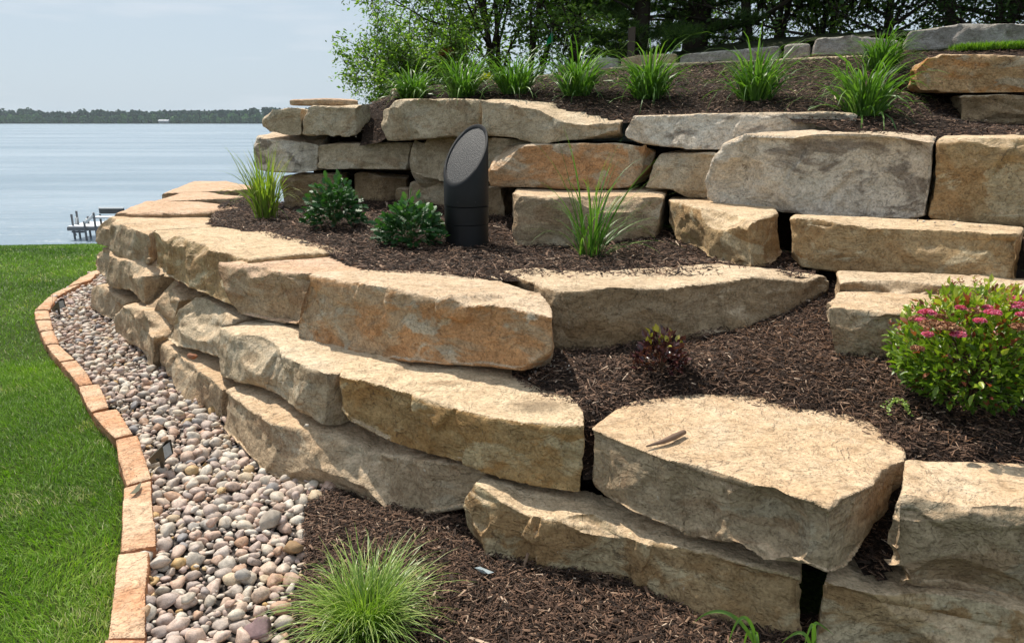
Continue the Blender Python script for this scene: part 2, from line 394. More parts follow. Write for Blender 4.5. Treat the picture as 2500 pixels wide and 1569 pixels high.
def interp_Y(cols):
    """cols (tx,ty,bx,by,Y|None[,lean]) - missing depths run along a straight line on the ground"""
    k = [i for i, c in enumerate(cols) if c[4] is not None]; out = []
    for i, c in enumerate(cols):
        if c[4] is not None: Y = c[4]
        else:
            a = max([j for j in k if j < i]); b = min([j for j in k if j > i])
            f = (c[0]-cols[a][0])/(cols[b][0]-cols[a][0]); Y = 1/((1-f)/cols[a][4]+f/cols[b][4])
        out.append(Y)
    return out
SEED = [0]
def stone(parent, mat, cols, back, zback=None, label=None, zb=None, **kw):
    """cols: front columns left to right. back: list of (u,v) seen on the top plane right to left, or a depth in metres"""
    SEED[0] += 1
    Ys = interp_Y(cols); top = []; bot = []
    for c, Y in zip(cols, Ys):
        lean = c[5] if len(c) > 5 else .02
        top.append(at_y(c[0], c[1], Y+.5*lean)); bot.append(at_y(c[2], c[3], Y-.5*lean))
    nf = len(top); zt = np.mean([p[2] for p in top]) if zback is None else zback; zbm = np.mean([p[2] for p in bot]) if zb is None else zb
    if not isinstance(back, (int, float)) and zt > 1.2 and len(back[0]) == 2: back = .5
    if isinstance(back, (int, float)):
        a, b = top[0], top[-1]; t = b-a; t[2] = 0; t /= np.linalg.norm(t); nrm = np.array([-t[1], t[0], 0])
        bk = [b+nrm*back-t*.04, (a+b)/2+nrm*back*1.05, a+nrm*back+t*.04]
        for p in bk: p[2] = zt
    else:
        bk = [at_z(p[0], p[1], zt) if len(p) == 2 else at_y(p[0], p[1], p[2]) for p in back]
    top += bk; bot += [np.array([p[0], p[1], zbm]) for p in bk]
    return make_rock('stone_block', top, bot, mat, parent, nf, seed=SEED[0], label=label, **kw)

# ---- lower curved wall
lw = thing('retaining_wall', 'lower curved retaining wall of three courses of tan blocks beside the river stones', 'stone wall', (-.6, 3.2, 0))
# course 1
stone(lw, 'tan', [(229, 700, 226, 756, 6.5), (245, 694, 236, 762, None), (267, 718, 251, 778, None), (297, 738, 276, 796, 5.8)], .7)
stone(lw, 'tan', [(278, 774, 276, 812, 5.7), (297, 747, 300, 832, 5.45), (336, 760, 336, 852, None), (343, 800, 350, 880, None), (372, 824, 367, 918, 4.7), (413, 820, 412, 905, 4.85)], .6)
stone(lw, 'tan', [(375, 828, 375, 884, 4.95), (411, 849, 415, 900, None), (444, 882, 420, 945, None), (473, 900, 442, 990, 4.2), (509, 918, 513, 1032, None), (540, 951, 537, 1030, 3.84)], .6)
stone(lw, 'tan', [(544, 951, 537, 1048, 3.74), (600, 995, 585, 1098, 3.42), (660, 1037, 640, 1155, 3.2, .06), (720, 1056, 720, 1205, 3.1, .14), (834, 1072, 800, 1238, 3.02, .24), (905, 1110, 879, 1268, 2.93, .22), (997, 1122, 966, 1273, 2.87, .12), (1050, 1128, 1025, 1262, 2.82, .03), (1190, 1152, 1150, 1240, 2.74)], .5, zb=-.06,
      label='sloping broken-faced tan block half sunlit at the end of the river stones')
stone(lw, 'marked', [(1130, 1215, 1128, 1275, 2.62), (1150, 1190, 1140, 1343, 2.58), (1228, 1226, 1175, 1358, 2.5), (1281, 1256, 1281, 1380, 2.46), (1439, 1271, 1363, 1416, 2.37), (1551, 1325, 1506, 1463, None), (1740, 1358, 1702, 1530, 2.17), (1943, 1412, 1900, 1610, 2.04), (1966, 1425, 1972, 1640, 2.03)],
      [(1962, 1330), (1664, 1270), (1450, 1195), (1280, 1165), (1187, 1154)], label='long brown block with a red paint mark at its left end')
stone(lw, 'ochre', [(2003, 1418, 1985, 1650, 2.0), (2076, 1444, 2060, 1680, None), (2166, 1467, 2150, 1700, None), (2300, 1492, 2290, 1740, None), (2415, 1515, 2410, 1760, None), (2620, 1560, 2620, 1800, 1.77)],
      [(2620, 1440), (2200, 1370), (2040, 1340)])
# course 2
stone(lw, 'tan', [(229, 622, 226, 648, 6.75), (238, 604, 240, 672, 6.6), (280, 631, 277, 704, None), (313, 642, 317, 712, None), (349, 676, 350, 748, 5.35)], .7)
stone(lw, 'tan', [(350, 690, 351, 748, 5.3), (384, 703, 370, 760, None), (386, 733, 402, 790, None), (432, 735, 415, 800, 4.85)], .7)
stone(lw, 'pale', [(410, 790, 404, 828, 4.75), (438, 733, 428, 850, 4.55), (473, 753, 473, 857, None), (525, 780, 520, 872, None), (539, 800, 537, 880, 4.12)], .6)
stone(lw, 'pale', [(541, 800, 538, 915, 4.05), (600, 824, 575, 931, 3.74), (671, 862, 650, 960, None), (739, 890, 727, 999, 3.3), (800, 913, 792, 1042, 3.17), (846, 910, 836, 1042, 3.24)], .6)
stone(lw, 'blotched', [(822, 917, 826, 1000, 3.17), (878, 929, 850, 1035, None), (925, 941, 909, 1066, None), (957, 957, 997, 1096, 2.96), (1037, 973, 1060, 1112, None), (1136, 1001, 1116, 1130, 2.76), (1275, 1029, 1269, 1181, 2.64), (1400, 1041, 1395, 1206, 2.57), (1421, 1041, 1420, 1207, 2.56)],
      [(1430, 1008), (1399, 962), (1383, 925), (1330, 880), (1000, 860), (850, 860)], label='long ochre-streaked block with a dark blotch on its sunlit top')
stone(lw, 'tan', [(1441, 1045, 1447, 1176, 2.55), (1476, 1060, 1476, 1216, None), (1566, 1098, 1533, 1248, 2.38), (1664, 1135, 1664, 1304, 2.25), (1747, 1162, 1740, 1322, None), (1810, 1180, 1795, 1325, None), (1883, 1196, 1853, 1364, 2.07), (1960, 1215, 1900, 1352, None), (2030, 1250, 2027, 1406, 1.95), (2084, 1206, 2069, 1392, 2.03), (2136, 1184, 2125, 1320, 2.12), (2176, 1135, 2172, 1240, 2.27)],
      [(2214, 1122), (2204, 1065), (2167, 1036), (2059, 1001), (1940, 977), (1848, 969), (1808, 949), (1736, 951), (1625, 959), (1546, 975), (1498, 997), (1451, 1032)],
      carves=[(1640, 1240, 2.26, .22, .035, (-.3, -1, .35)), (1840, 1280, 2.10, .20, .045, (-.5, -1, .25)), (1760, 1330, 2.12, .16, .03, (-.5, -1, -.3))], chips=8,
      label='biggest block, broad peach top crossed by a ridge with a twig on it')
stone(lw, 'tan', [(2182, 1226, 2165, 1330, 1.98), (2190, 1228, 2150, 1405, 1.965), (2223, 1230, 2227, 1450, None), (2287, 1240, 2276, 1470, None), (2400, 1247, 2434, 1490, None), (2640, 1250, 2640, 1520, 1.88)],
      [(2640, 1130), (2500, 1128), (2350, 1124), (2210, 1122)], carves=[(2400, 1260, 1.92, .25, .03, (.1, -1, .8)), (2300, 1420, 1.95, .4, .03, (0, -1, -.5))])
# course 3
stone(lw, 'tan', [(229, 562, 228, 592, 6.65), (262, 562, 262, 606, 6.5), (253, 534, 270, 614, 6.45), (281, 546, 284, 624, None), (296, 547, 300, 632, None), (330, 560, 330, 641, None), (364, 572, 366, 651, 5.5)][0:1]+[(254, 533, 258, 606, 6.5), (281, 546, 284, 624, None), (297, 548, 300, 632, None), (330, 560, 330, 641, None), (364, 572, 366, 651, 5.5)],
      [(380, 561), (529, 554), (556, 548), (500, 524), (330, 523)])
stone(lw, 'ochre', [(366, 565, 367, 655, 5.42), (404, 587, 386, 677, 5.1), (415, 575, 418, 682, 5.02), (484, 600, 451, 702, None), (520, 614, 509, 726, None), (578, 635, 565, 756, 4.3)],
      [(600, 633), (858, 613), (798, 595), (666, 567), (600, 562), (529, 554), (380, 559)])
stone(lw, 'pink', [(535, 640, 538, 684, 4.36), (600, 649, 546, 722, 4.2), (620, 653, 582, 772, None), (679, 665, 633, 785, None), (753, 668, 719, 797, 3.87)],
      [(850, 668), (993, 653), (973, 642), (925, 612), (858, 614), (600, 634), (582, 636)], label='grey-faced block with a pinkish flat top')
stone(lw, 'orange', [(720, 790, 719, 826, 3.74), (753, 669, 735, 838, 3.75), (838, 687, 822, 856, 3.62), (933, 699, 917, 878, 3.47), (1056, 731, 997, 888, 3.3), (1092, 721, 1076, 893, 3.25), (1132, 747, 1130, 895, 3.2), (1195, 741, 1195, 900, None), (1275, 763, 1271, 908, 3.08), (1356, 775, 1352, 856, 3.04)],
      [(1352, 747), (1314, 715), (1235, 691), (1175, 668), (1068, 663), (925, 660), (765, 664)], chips=7,
      carves=[(1240, 765, 3.08, .5, .03, (0, -.8, 1))], label='orange-brown block with white scratches at the centre of the wall')
stone(lw, 'grey', [(1300, 690, 1310, 850, 3.6), (1352, 717, 1356, 868, 3.42), (1483, 707, 1479, 868, 3.42), (1546, 705, 1600, 848, None), (1625, 707, 1681, 832, 3.5), (1697, 697, 1808, 806, None), (1772, 692, 1860, 790, 3.64), (1832, 677, 1911, 775, None), (1967, 690, 1975, 740, 3.78), (2038, 682, 2036, 700, 3.86)],
      [(2020, 668), (1900, 655), (1748, 645), (1641, 648), (1570, 656), (1400, 660), (1300, 656), (1226, 660)], zb=.42, label='long grey-faced block with a wedge-shaped right end')
stone(lw, 'tan', [(2017, 757, 2035, 874, 3.12), (2098, 762, 2090, 880, None), (2146, 768, 2138, 880, None), (2300, 775, 2300, 890, None), (2620, 780, 2620, 900, 2.95)], [(2620, 690), (2233, 705), (2035, 712)])
stone(lw, 'grey', [(2047, 690, 2036, 735, 3.5), (2150, 692, 2150, 740, None), (2300, 700, 2300, 745, None), (2620, 710, 2620, 750, 3.3)], .3)
SEED[0] = 400
stone(lw, 'grey', [(1650, 655, 1655, 668, 3.98), (1700, 668, 1705, 682, None), (1760, 682, 1765, 696, 3.72), (1850, 668, 1850, 684, 3.85)], [(1830, 662, 3.98), (1748, 642, 4.18), (1660, 648, 4.12)], chips=3, amp=.6, voxel=.012)
SEED[0] = 22
# slabs running off behind at the far end, with the courses under them
for (u0, u1, v0, v1, Y0, Y1, lab) in ((270, 506, 524, 492, 6.65, 7.5, 0), (364, 520, 492, 470, 7.75, 8.5, 0), (392, 560, 472, 442, 8.7, 10.2, 0)):
    p = [at_z(u0, v0, .8), at_z(u1, v0-6, .8), at_z(u1+90, (v0+v1)/2, .8), at_z(u1-10, v1, .8), at_z(u0+80, v1, .8)]
    b = [q*np.array([1, 1, 0])+np.array([0, 0, .55]) for q in p]
    SEED[0] += 1
    make_rock('stone_block', p, b, 'pink', lw, 2, seed=SEED[0], chips=4)
    for zt, zb_ in ((.54, .27), (.26, -.1)):
        SEED[0] += 1
        t2 = [q*np.array([1, 1, 0])+np.array([-.02, 0, zt]) for q in p]; b2 = [q*np.array([1, 1, 0])+np.array([0, 0, zb_]) for q in p]
        make_rock('stone_block', t2, b2, 'tan', lw, 2, seed=SEED[0], chips=2, voxel=.03)

# ---- upper wall
uw = thing('retaining_wall', 'upper retaining wall of stacked sandstone blocks behind the speaker and the terrace plants', 'stone wall', (.8, 5.4, .8))
stone(uw, 'grey', [(686, 430, 688, 514, 6.95), (760, 426, 742, 510, None), (842, 427, 830, 512, 6.9)], .4)
stone(uw, 'grey', [(857, 421, 858, 480, 6.95), (885, 420, 871, 490, None), (931, 430, 940, 500, 6.85), (1000, 433, 998, 494, 6.9)], .4)
stone(uw, 'grey', [(959, 460, 957, 500, 6.78), (999, 459, 998, 500, 6.72)], .15, voxel=.02, chips=2)
stone(uw, 'pale', [(992, 443, 993, 505, 6.7), (1050, 446, 1050, 506, None), (1140, 450, 1140, 520, 6.4)], .4)
stone(uw, 'grey', [(1140, 452, 1140, 530, 6.2), (1215, 458, 1226, 530, 6.0)], .4)
stone(uw, 'tan', [(1245, 476, 1248, 602, 4.98), (1268, 482, 1256, 606, 4.9), (1398, 482, 1398, 606, None), (1540, 484, 1530, 596, None), (1622, 486, 1605, 580, 4.98)],
      [(1640, 455), (1400, 452), (1258, 462)], carves=[(1470, 545, 4.9, .25, .03, (.2, -1, 0))])
stone(uw, 'ochre', [(1626, 488, 1626, 535, 5.15), (1660, 496, 1646, 590, 4.9), (1720, 512, 1692, 614, None), (1775, 535, 1755, 645, None), (1822, 549, 1835, 659, 4.1), (1865, 530, 1882, 655, 4.2), (1906, 520, 1918, 622, 4.36)],
      [(1890, 490), (1700, 478), (1640, 480)], label='tan block with two faces meeting at a corner beside a gap')
stone(uw, 'ochre', [(1924, 533, 1930, 610, 4.08), (1940, 532, 1953, 652, 4.03), (2000, 538, 2000, 662, None), (2129, 558, 2064, 670, None), (2246, 567, 2246, 688, 3.8), (2400, 572, 2400, 700, None), (2497, 577, 2490, 706, 3.56)],
      [(2500, 552), (2300, 540), (2129, 530), (1935, 524)], carves=[(2180, 585, 3.82, .45, .035, (.1, -1, .4)), (2400, 590, 3.62, .35, .03, (.2, -1, .6))], label='long brown block above the flowering shrub')
stone(uw, 'tan', [(2500, 577, 2500, 706, 3.55), (2640, 585, 2640, 715, 3.4)], .5, voxel=.03)
# course 2
stone(uw, 'greige', [(606, 362, 620, 415, 7.0), (613, 334, 660, 422, 6.95), (700, 345, 726, 424, 6.85), (775, 357, 776, 418, 6.9)], [(815, 331), (656, 326), (616, 328)], zback=1.5, carves=[(720, 380, 6.8, .5, .08, (.5, -1, .8))])
stone(uw, 'pale', [(768, 357, 775, 410, 6.8), (830, 353, 800, 412, None), (891, 350, 891, 414, None), (1010, 345, 992, 417, 6.65)], .4)
stone(uw, 'pale', [(996, 400, 995, 422, 6.55), (1046, 324, 1045, 440, 6.5), (1117, 334, 1083, 444, 6.35), (1193, 338, 1190, 446, 6.1), (1290, 345, 1285, 446, 5.9)], .4, label='pale tilted block partly behind the black speaker')
stone(uw, 'orange', [(1194, 418, 1194, 457, 5.6), (1209, 366, 1215, 458, 5.55), (1292, 353, 1292, 459, None), (1381, 350, 1362, 461, None), (1500, 350, 1447, 466, None), (1583, 351, 1540, 459, 5.42), (1600, 366, 1592, 405, 5.45)], .5, label='orange-tan block right of the speaker above the tufted grass')
stone(uw, 'pale', [(1603, 373, 1573, 461, 5.35), (1680, 371, 1639, 463, None), (1700, 371, 1680, 486, None), (1790, 372, 1790, 484, 5.1)], .5)
stone(uw, 'greige', [(1719, 436, 1726, 484, 4.9), (1764, 354, 1751, 502, 4.85), (1788, 345, 1800, 508, None), (1807, 327, 1856, 515, 4.75), (1933, 333, 1950, 522, None), (2045, 338, 2027, 527, None), (2160, 342, 2209, 538, None), (2285, 346, 2264, 528, 4.15)],
      [(2290, 331, 4.55), (2160, 321, 4.8), (2045, 315, 5.0), (1930, 319, 5.15), (1820, 322, 5.3)], chips=8, carves=[(1950, 450, 4.55, .7, .06, (-.1, -1, .1)), (1790, 470, 4.8, .3, .05, (-.6, -1, .2))], label='largest block of the upper wall, grey with dark lichen staining')
stone(uw, 'ochre', [(2292, 345, 2262, 532, 4.16), (2340, 340, 2318, 544, None), (2420, 338, 2420, 550, None), (2640, 337, 2640, 560, 3.85)], [(2640, 333, 4.35), (2296, 331, 4.6)], label='smooth yellowish block cut off by the right edge of the photo')
# course 3
stone(uw, 'pale', [(641, 290, 642, 310, 6.95), (645, 262, 657, 328, 6.9), (700, 260, 700, 331, None), (735, 262, 733, 330, 6.85)], [(745, 251), (656, 251)])
stone(uw, 'pale', [(734, 300, 732, 332, 6.82), (752, 258, 760, 334, 6.78), (820, 259, 820, 336, None), (869, 262, 871, 337, 6.7), (907, 256, 900, 300, 6.95)], [(905, 252), (760, 251)])
stone(uw, 'pink', [(700, 243, 700, 258, 7.12), (790, 240, 790, 258, None), (878, 244, 880, 258, 7.12)], .2, voxel=.02, chips=2)
stone(uw, 'pale', [(925, 270, 927, 300, 6.55), (948, 266, 944, 346, 6.5), (956, 243, 1000, 343, 6.45), (1030, 241, 1026, 342, None), (1096, 241, 1100, 335, None), (1172, 244, 1170, 334, 5.95)], .4, carves=[(1010, 290, 6.3, .3, .04, (-.2, -1, .3))])
stone(uw, 'pale', [(1170, 244, 1172, 330, 5.8), (1249, 255, 1250, 336, None), (1315, 268, 1300, 347, None), (1365, 296, 1335, 350, 5.55), (1408, 306, 1381, 343, None), (1518, 296, 1514, 320, 5.5)],
      [(1526, 292, 5.75), (1457, 264, 6.0), (1360, 250, 6.1), (1259, 243, 6.2)], label='cream block sloping down to the right below the daylilies')
stone(uw, 'greige', [(1519, 318, 1524, 335, 5.5), (1543, 279, 1560, 350, 5.45), (1650, 280, 1603, 358, None), (1780, 278, 1679, 367, None), (1904, 275, 1860, 367, 5.15), (2027, 273, 2000, 330, None), (2102, 280, 2098, 312, 4.98)], .3)
cb = thing('retaining_wall', 'short corner of wall at the upper right, a rust-orange block over a grey one', 'stone wall', (2.8, 5.4, 1.5))
stone(cb, 'rust', [(2211, 183, 2215, 190, 5.75), (2225, 143, 2246, 229, 5.6), (2303, 133, 2300, 228, None), (2420, 132, 2409, 226, None), (2640, 136, 2640, 224, 5.3)], .55, label='large rust-orange block')
stone(cb, 'grey', [(2338, 232, 2340, 300, 5.45), (2440, 232, 2446, 308, None), (2640, 236, 2640, 312, 5.2)], .6, label='grey block under the orange one')
# ---- low wall along the hilltop
hw = thing('retaining_wall', 'low row of grey blocks along the hilltop in front of the trees', 'stone wall', (2.5, 8.8, 2.1))
for mat, cols in (
  ('tan', [(1356, 158, 1358, 192, 10.1), (1388, 157, 1386, 190, 10.0)]),
  ('slate', [(1443, 143, 1440, 172, 9.8), (1480, 140, 1480, 170, None), (1513, 143, 1511, 168, 9.7)]),
  ('tan', [(1511, 142, 1510, 166, 9.65), (1560, 134, 1560, 164, None), (1655, 130, 1652, 162, 9.4)]),
  ('slate', [(1657, 134, 1654, 160, 9.4), (1780, 122, 1780, 155, None), (1907, 111, 1906, 150, 8.9)]),
  ('slate', [(1908, 108, 1908, 146, 8.85), (1978, 104, 1978, 143, 8.7)]),
  ('slate', [(1976, 116, 1978, 136, 8.6), (1992, 90, 1990, 137, 8.55), (2080, 85, 2080, 136, None), (2180, 98, 2180, 132, None), (2206, 102, 2200, 128, 8.3)]),
  ('slate', [(2198, 118, 2200, 128, 8.15), (2216, 77, 2205, 128, 8.1), (2290, 66, 2290, 124, None), (2356, 54, 2340, 118, None), (2500, 56, 2500, 110, None), (2700, 50, 2700, 105, 7.3)])):
    stone(hw, mat, cols, .45, chips=5)
lg = thing('stone_ledge', 'thin sunlit course of flat cream slabs at the top of the mulched slope', 'stone edging', (2.5, 8.6, 2.0))
for a, b, va, vb, Ya, Yb in ((1300, 1420, 187, 172, 9.7, 9.5), (1422, 1560, 171, 160, 9.5, 9.3), (1562, 1740, 159, 151, 9.3, 8.95), (1742, 1900, 151, 145, 8.95, 8.65), (1902, 2060, 144, 137, 8.6, 8.3), (2062, 2240, 137, 130, 8.3, 8.0)):
    SEED[0] += 1
    p = [at_y(a, va, Ya), at_y((a+b)/2, (va+vb)/2, 2/(1/Ya+1/Yb)), at_y(b, vb, Yb)]; p += [q+np.array([0, .32, .01]) for q in p[::-1]]
    make_rock('ledge_slab', p, [q-np.array([0, 0, .11]) for q in p], 'pale', lg, 3, seed=SEED[0], chips=3, amp=.6, voxel=.022)

# ---- edging stones
es = thing('stone_edging', 'curved row of orange sandstone edging between lawn and river stones', 'stone edging', (-1.4, 3, 0))
EDG = [[(258, 1563), (353, 1560), (346, 1720), (236, 1720)], [(288, 1351), (363, 1343), (356, 1556), (261, 1559)], [(301, 1189), (369, 1171), (382, 1330), (296, 1345)],
 [(280, 1072), (338, 1059), (370, 1165), (306, 1184)], [(224, 1008), (286, 996), (324, 1057), (279, 1069)], [(190, 941), (243, 936), (266, 992), (221, 1004)],
 [(147, 883), (187, 877), (229, 933), (190, 938)], [(111, 841), (143, 838), (184, 875), (144, 881)], [(95, 809), (132, 804), (143, 835), (110, 838)],
 [(86, 781), (125, 779), (131, 802), (94, 806)], [(82, 758), (120, 757), (124, 777), (86, 779)], [(116, 723), (141, 723), (121, 754), (84, 755)],
 [(160, 701), (199, 691), (143, 721), (119, 720)], [(196, 676), (236, 667), (222, 683), (166, 699)], [(228, 659), (250, 662), (240, 668), (200, 674)]]
for k, q in enumerate(EDG):
    SEED[0] += 1
    zt = .036-.012*max(0, at_z(*q[0], 0)[1]-2.5)
    P4 = [at_z(u, v, zt) for u, v in q]
    # far-left, far-right, near-right, near-left ; add mid points along the long sides
    tp = [P4[3], P4[0]*.5+P4[3]*.5+np.array([random.uniform(-.006, .006), 0, 0]), P4[0], P4[1], P4[1]*.5+P4[2]*.5+np.array([random.uniform(-.006, .006), 0, 0]), P4[2]]
    tp = tp[::-1]
    make_rock('edging_stone', tp, [p-np.array([0, 0, .11]) for p in tp], 'edging', es, 3, seed=SEED[0], chips=0, amp=.34, voxel=.0085 if tp[0][1] < 4 else .014)

# ------------------------------------------------------------------ ground surfaces
def lawn_z(x, y):
    z = -.012*np.maximum(0, y-2.5)
    yc = 9.6+.12*(x+4)
    d = np.maximum(0, y-yc); z = z-np.where(d < 3.2, .03*d*d, .3072+.19*(d-3.2))
    return np.maximum(z, -4.5)
class Surf:
    """smooth height field through measured points (u, v, Y)"""
    def __init__(s, pts, xyz=None):
        P = np.array([at_y(*p) if p[2] > 0 else at_z(p[0], p[1], -p[2]) for p in pts]) if xyz is None else np.array(xyz)
        s.P = P[:, :2]; n = len(P); K = np.linalg.norm(s.P[:, None]-s.P[None], axis=2)
        A = np.zeros((n+3, n+3)); A[:n, :n] = K; A[:n, n] = 1; A[:n, n+1:] = s.P; A[n, :n] = 1; A[n+1:, :n] = s.P.T
        s.w = np.linalg.solve(A, np.r_[P[:, 2], 0, 0, 0])
    def __call__(s, x, y):
        q = np.c_[np.ravel(x), np.ravel(y)]; K = np.linalg.norm(q[:, None]-s.P[None], axis=2)
        return (K@s.w[:-3]+s.w[-3]+q@s.w[-2:]).reshape(np.shape(x))
def hit(u, v, zf, y0=1, y1=30):
    r = ray(u, v); Y = np.linspace(y0, y1, 3000); t = Y/r[1]
    z = EYE+r[2]*t; s = z-zf(r[0]*t, Y)
    i = np.argmax(s < 0)
    return np.array([r[0]*t[i], Y[i], z[i]])
def inpoly(x, y, poly):
    poly = np.asarray(poly); r = np.zeros(np.shape(x), bool); j = len(poly)-1
    for i in range(len(poly)):
        xi, yi = poly[i]; xj, yj = poly[j]
        c = ((yi > y) != (yj > y)) & (x < (xj-xi)*(y-yi)/(yj-yi+1e-12)+xi); r ^= c; j = i
    return r
def sheet(name, poly, zf, step, mat, kind='structure', parent=None, bumpy=0.0, **kw):
    poly = np.asarray(poly); x0, y0 = poly.min(0)-step; x1, y1 = poly.max(0)+step
    nx = int((x1-x0)/step)+2; ny = int((y1-y0)/step)+2
    X, Y = np.meshgrid(x0+np.arange(nx)*step, y0+np.arange(ny)*step)
    Z = zf(X, Y)
    if bumpy: Z = Z+bumpy*fbm(np.c_[X.ravel(), Y.ravel(), 0*X.ravel()]*5, 77, 4).reshape(X.shape)
    idx = np.arange(nx*ny).reshape(ny, nx)
    Q = np.stack([idx[:-1, :-1], idx[:-1, 1:], idx[1:, 1:], idx[1:, :-1]], -1).reshape(-1, 4)
    cx = (X[:-1, :-1]+step/2).ravel(); cy = (Y[:-1, :-1]+step/2).ravel()
    Q = Q[inpoly(cx, cy, poly)]
    used = np.unique(Q); mp_ = np.full(nx*ny, -1); mp_[used] = np.arange(len(used))
    V = np.c_[X.ravel(), Y.ravel(), Z.ravel()][used]
    o = link(name, npmesh(name, V, mp_[Q], mat, None, True), parent)
    if kind: o['kind'] = kind
    for k, v in kw.items(): o[k] = v
    return o

def mulch_mat():
    t = NT('dark_bark_mulch'); g = t.n('ShaderNodeNewGeometry'); v = g.outputs['Position']
    n = t.noise(v, 60, 5, .7, 1.0); n2 = t.noise(t.mapping(v, (1, 3, 1), rot=(0, 0, .6)), 45, 4, .7, 1.5)
    c = t.ramp(n, [(.3, C(.008, .005, .004)), (.5, C(.028, .017, .012)), (.72, C(.075, .045, .03))])
    b = t.bump(n, 1, .012); b = t.bump(n2, .8, .008, b)
    t.bsdf(c, .95, .15, b); return t.m
def tint_mat(name, stops, rough=.85, spec=.25, noise=0, trans=0, fine=60):
    t = NT(name); a = t.n('ShaderNodeAttribute', attribute_name='tint')
    col = t.ramp(a.outputs['Fac'], stops)
    if noise:
        g = t.n('ShaderNodeNewGeometry')
        nn = t.noise(g.outputs['Position'], fine, 3, .6)
        col = t.mix(1.0, col, t.ramp(nn, [(.3, (1-noise,)*3+(1,)), (.7, (1+noise,)*3+(1,))]), 'MULTIPLY')
    if trans:
        p = t.bsdf(col, rough, spec)
        tr = t.n('ShaderNodeBsdfTranslucent')
        t.l(t.mix(1.0, col, (1.25, 1.5, .5, 1), 'MULTIPLY'), tr.inputs[0])
        ms = t.n('ShaderNodeMixShader'); ms.inputs[0].default_value = trans
        t.l(p.outputs[0], ms.inputs[1]); t.l(tr.outputs[0], ms.inputs[2]); t.l(ms.outputs[0], t.out.inputs[0])
    else: t.bsdf(col, rough, spec)
    return t.m
def flat_mat(name, col, rough=.6, spec=.4, metal=0):
    t = NT(name); tc = t.n('ShaderNodeTexCoord'); n = t.noise(tc.outputs['Object'], 40, 4, .6)
    c = t.mix(1.0, col, t.ramp(n, [(.3, (.85,)*3+(1,)), (.7, (1.1,)*3+(1,))]), 'MULTIPLY')
    t.bsdf(c, rough, spec, t.bump(n, .15, .002), metal); return t.m
MULCH = mulch_mat()
CHIP = tint_mat('bark_chip', [(0, C(.018, .010, .006)), (.3, C(.052, .029, .018)), (.65, C(.118, .064, .040)), (.9, C(.20, .115, .072)), (.97, C(.32, .205, .135)), (1, C(.55, .42, .31))], .8, .35, .25)
NEEDLE = tint_mat('fallen_pine_needle', [(0, C(.10, .05, .025)), (1, C(.32, .15, .065))], .7, .3)

def lawn_mat():
    t = NT('lawn_soil'); g = t.n('ShaderNodeNewGeometry'); v = g.outputs['Position']
    n = t.noise(v, 55, 6, .7, .5); n2 = t.noise(v, 1.3, 5, .6, .6); n3 = t.noise(t.mapping(v, (1, 3.5, 1), rot=(0, 0, .5)), 22, 4, .7)
    c = t.ramp(n, [(.3, C(.012, .022, .005)), (.5, C(.05, .085, .012)), (.7, C(.13, .19, .03))])
    c = t.mix(1.0, c, t.ramp(n2, [(.35, (.8, .85, .8, 1)), (.65, (1.2, 1.1, 1.0, 1))]), 'MULTIPLY')
    sp = t.n('ShaderNodeSeparateXYZ'); t.l(v, sp.inputs[0])
    c = t.mix(t.ramp(t.math('MULTIPLY_ADD', sp.outputs['Z'], -.5, 0), [(.9, 0), (1.0, 1)]), c, C(.12, .10, .07))
    t.bsdf(c, .9, .15, t.bump(n, 1, .02, t.bump(n3, .7, .02))); return t.m
# lawn / land: one sheet, fine near, coarse far
def land():
    xs = np.r_[-1500, -600, -200, -80, -40, np.arange(-24, 24.1, .5), 40, 80, 200, 600, 1500]
    ys = np.r_[-1200, -400, -100, -30, -10, -4, np.arange(0, 34.1, .4), 40, 60, 120, 400, 1200, 2500]
    X, Y = np.meshgrid(xs, ys); Z = lawn_z(X, Y)-.028
    # sheet sinks under the planted hill
    n = len(xs); idx = np.arange(X.size).reshape(X.shape)
    Q = np.stack([idx[:-1, :-1], idx[:-1, 1:], idx[1:, 1:], idx[1:, :-1]], -1).reshape(-1, 4)
    Z -= .014
    o = link('lawn', npmesh('lawn', np.c_[X.ravel(), Y.ravel(), Z.ravel()], Q, lawn_mat(), None, True)); o['kind'] = 'structure'
    return o
LAWN = land()

# water
def water():
    t = NT('lake_water'); g = t.n('ShaderNodeNewGeometry'); v = g.outputs['Position']
    n = t.noise(t.mapping(v, (.6, 1.6, 1)), 1.1, 6, .62, .6); n2 = t.noise(t.mapping(v, (.02, .12, 1)), 1.0, 4, .6)
    c = t.ramp(n2, [(.38, C(.17, .24, .30)), (.62, C(.29, .36, .42))])
    b = t.bump(n, .55, .22)
    p = t.bsdf(c, .22, .5, b); p.inputs['IOR'].default_value = 1.33
    xs = np.r_[-1800, -800, -200, -60, 0, 60, 200, 800, 1800]; ys = np.r_[12, 40, 100, 300, 700, 1100, 1400]
    X, Y = np.meshgrid(xs, ys); idx = np.arange(X.size).reshape(X.shape)
    Q = np.stack([idx[:-1, :-1], idx[:-1, 1:], idx[1:, 1:], idx[1:, :-1]], -1).reshape(-1, 4)
    o = link('lake_water', npmesh('lake_water', np.c_[X.ravel(), Y.ravel(), 0*X.ravel()-2.6], Q, t.m)); o['kind'] = 'structure'
water()

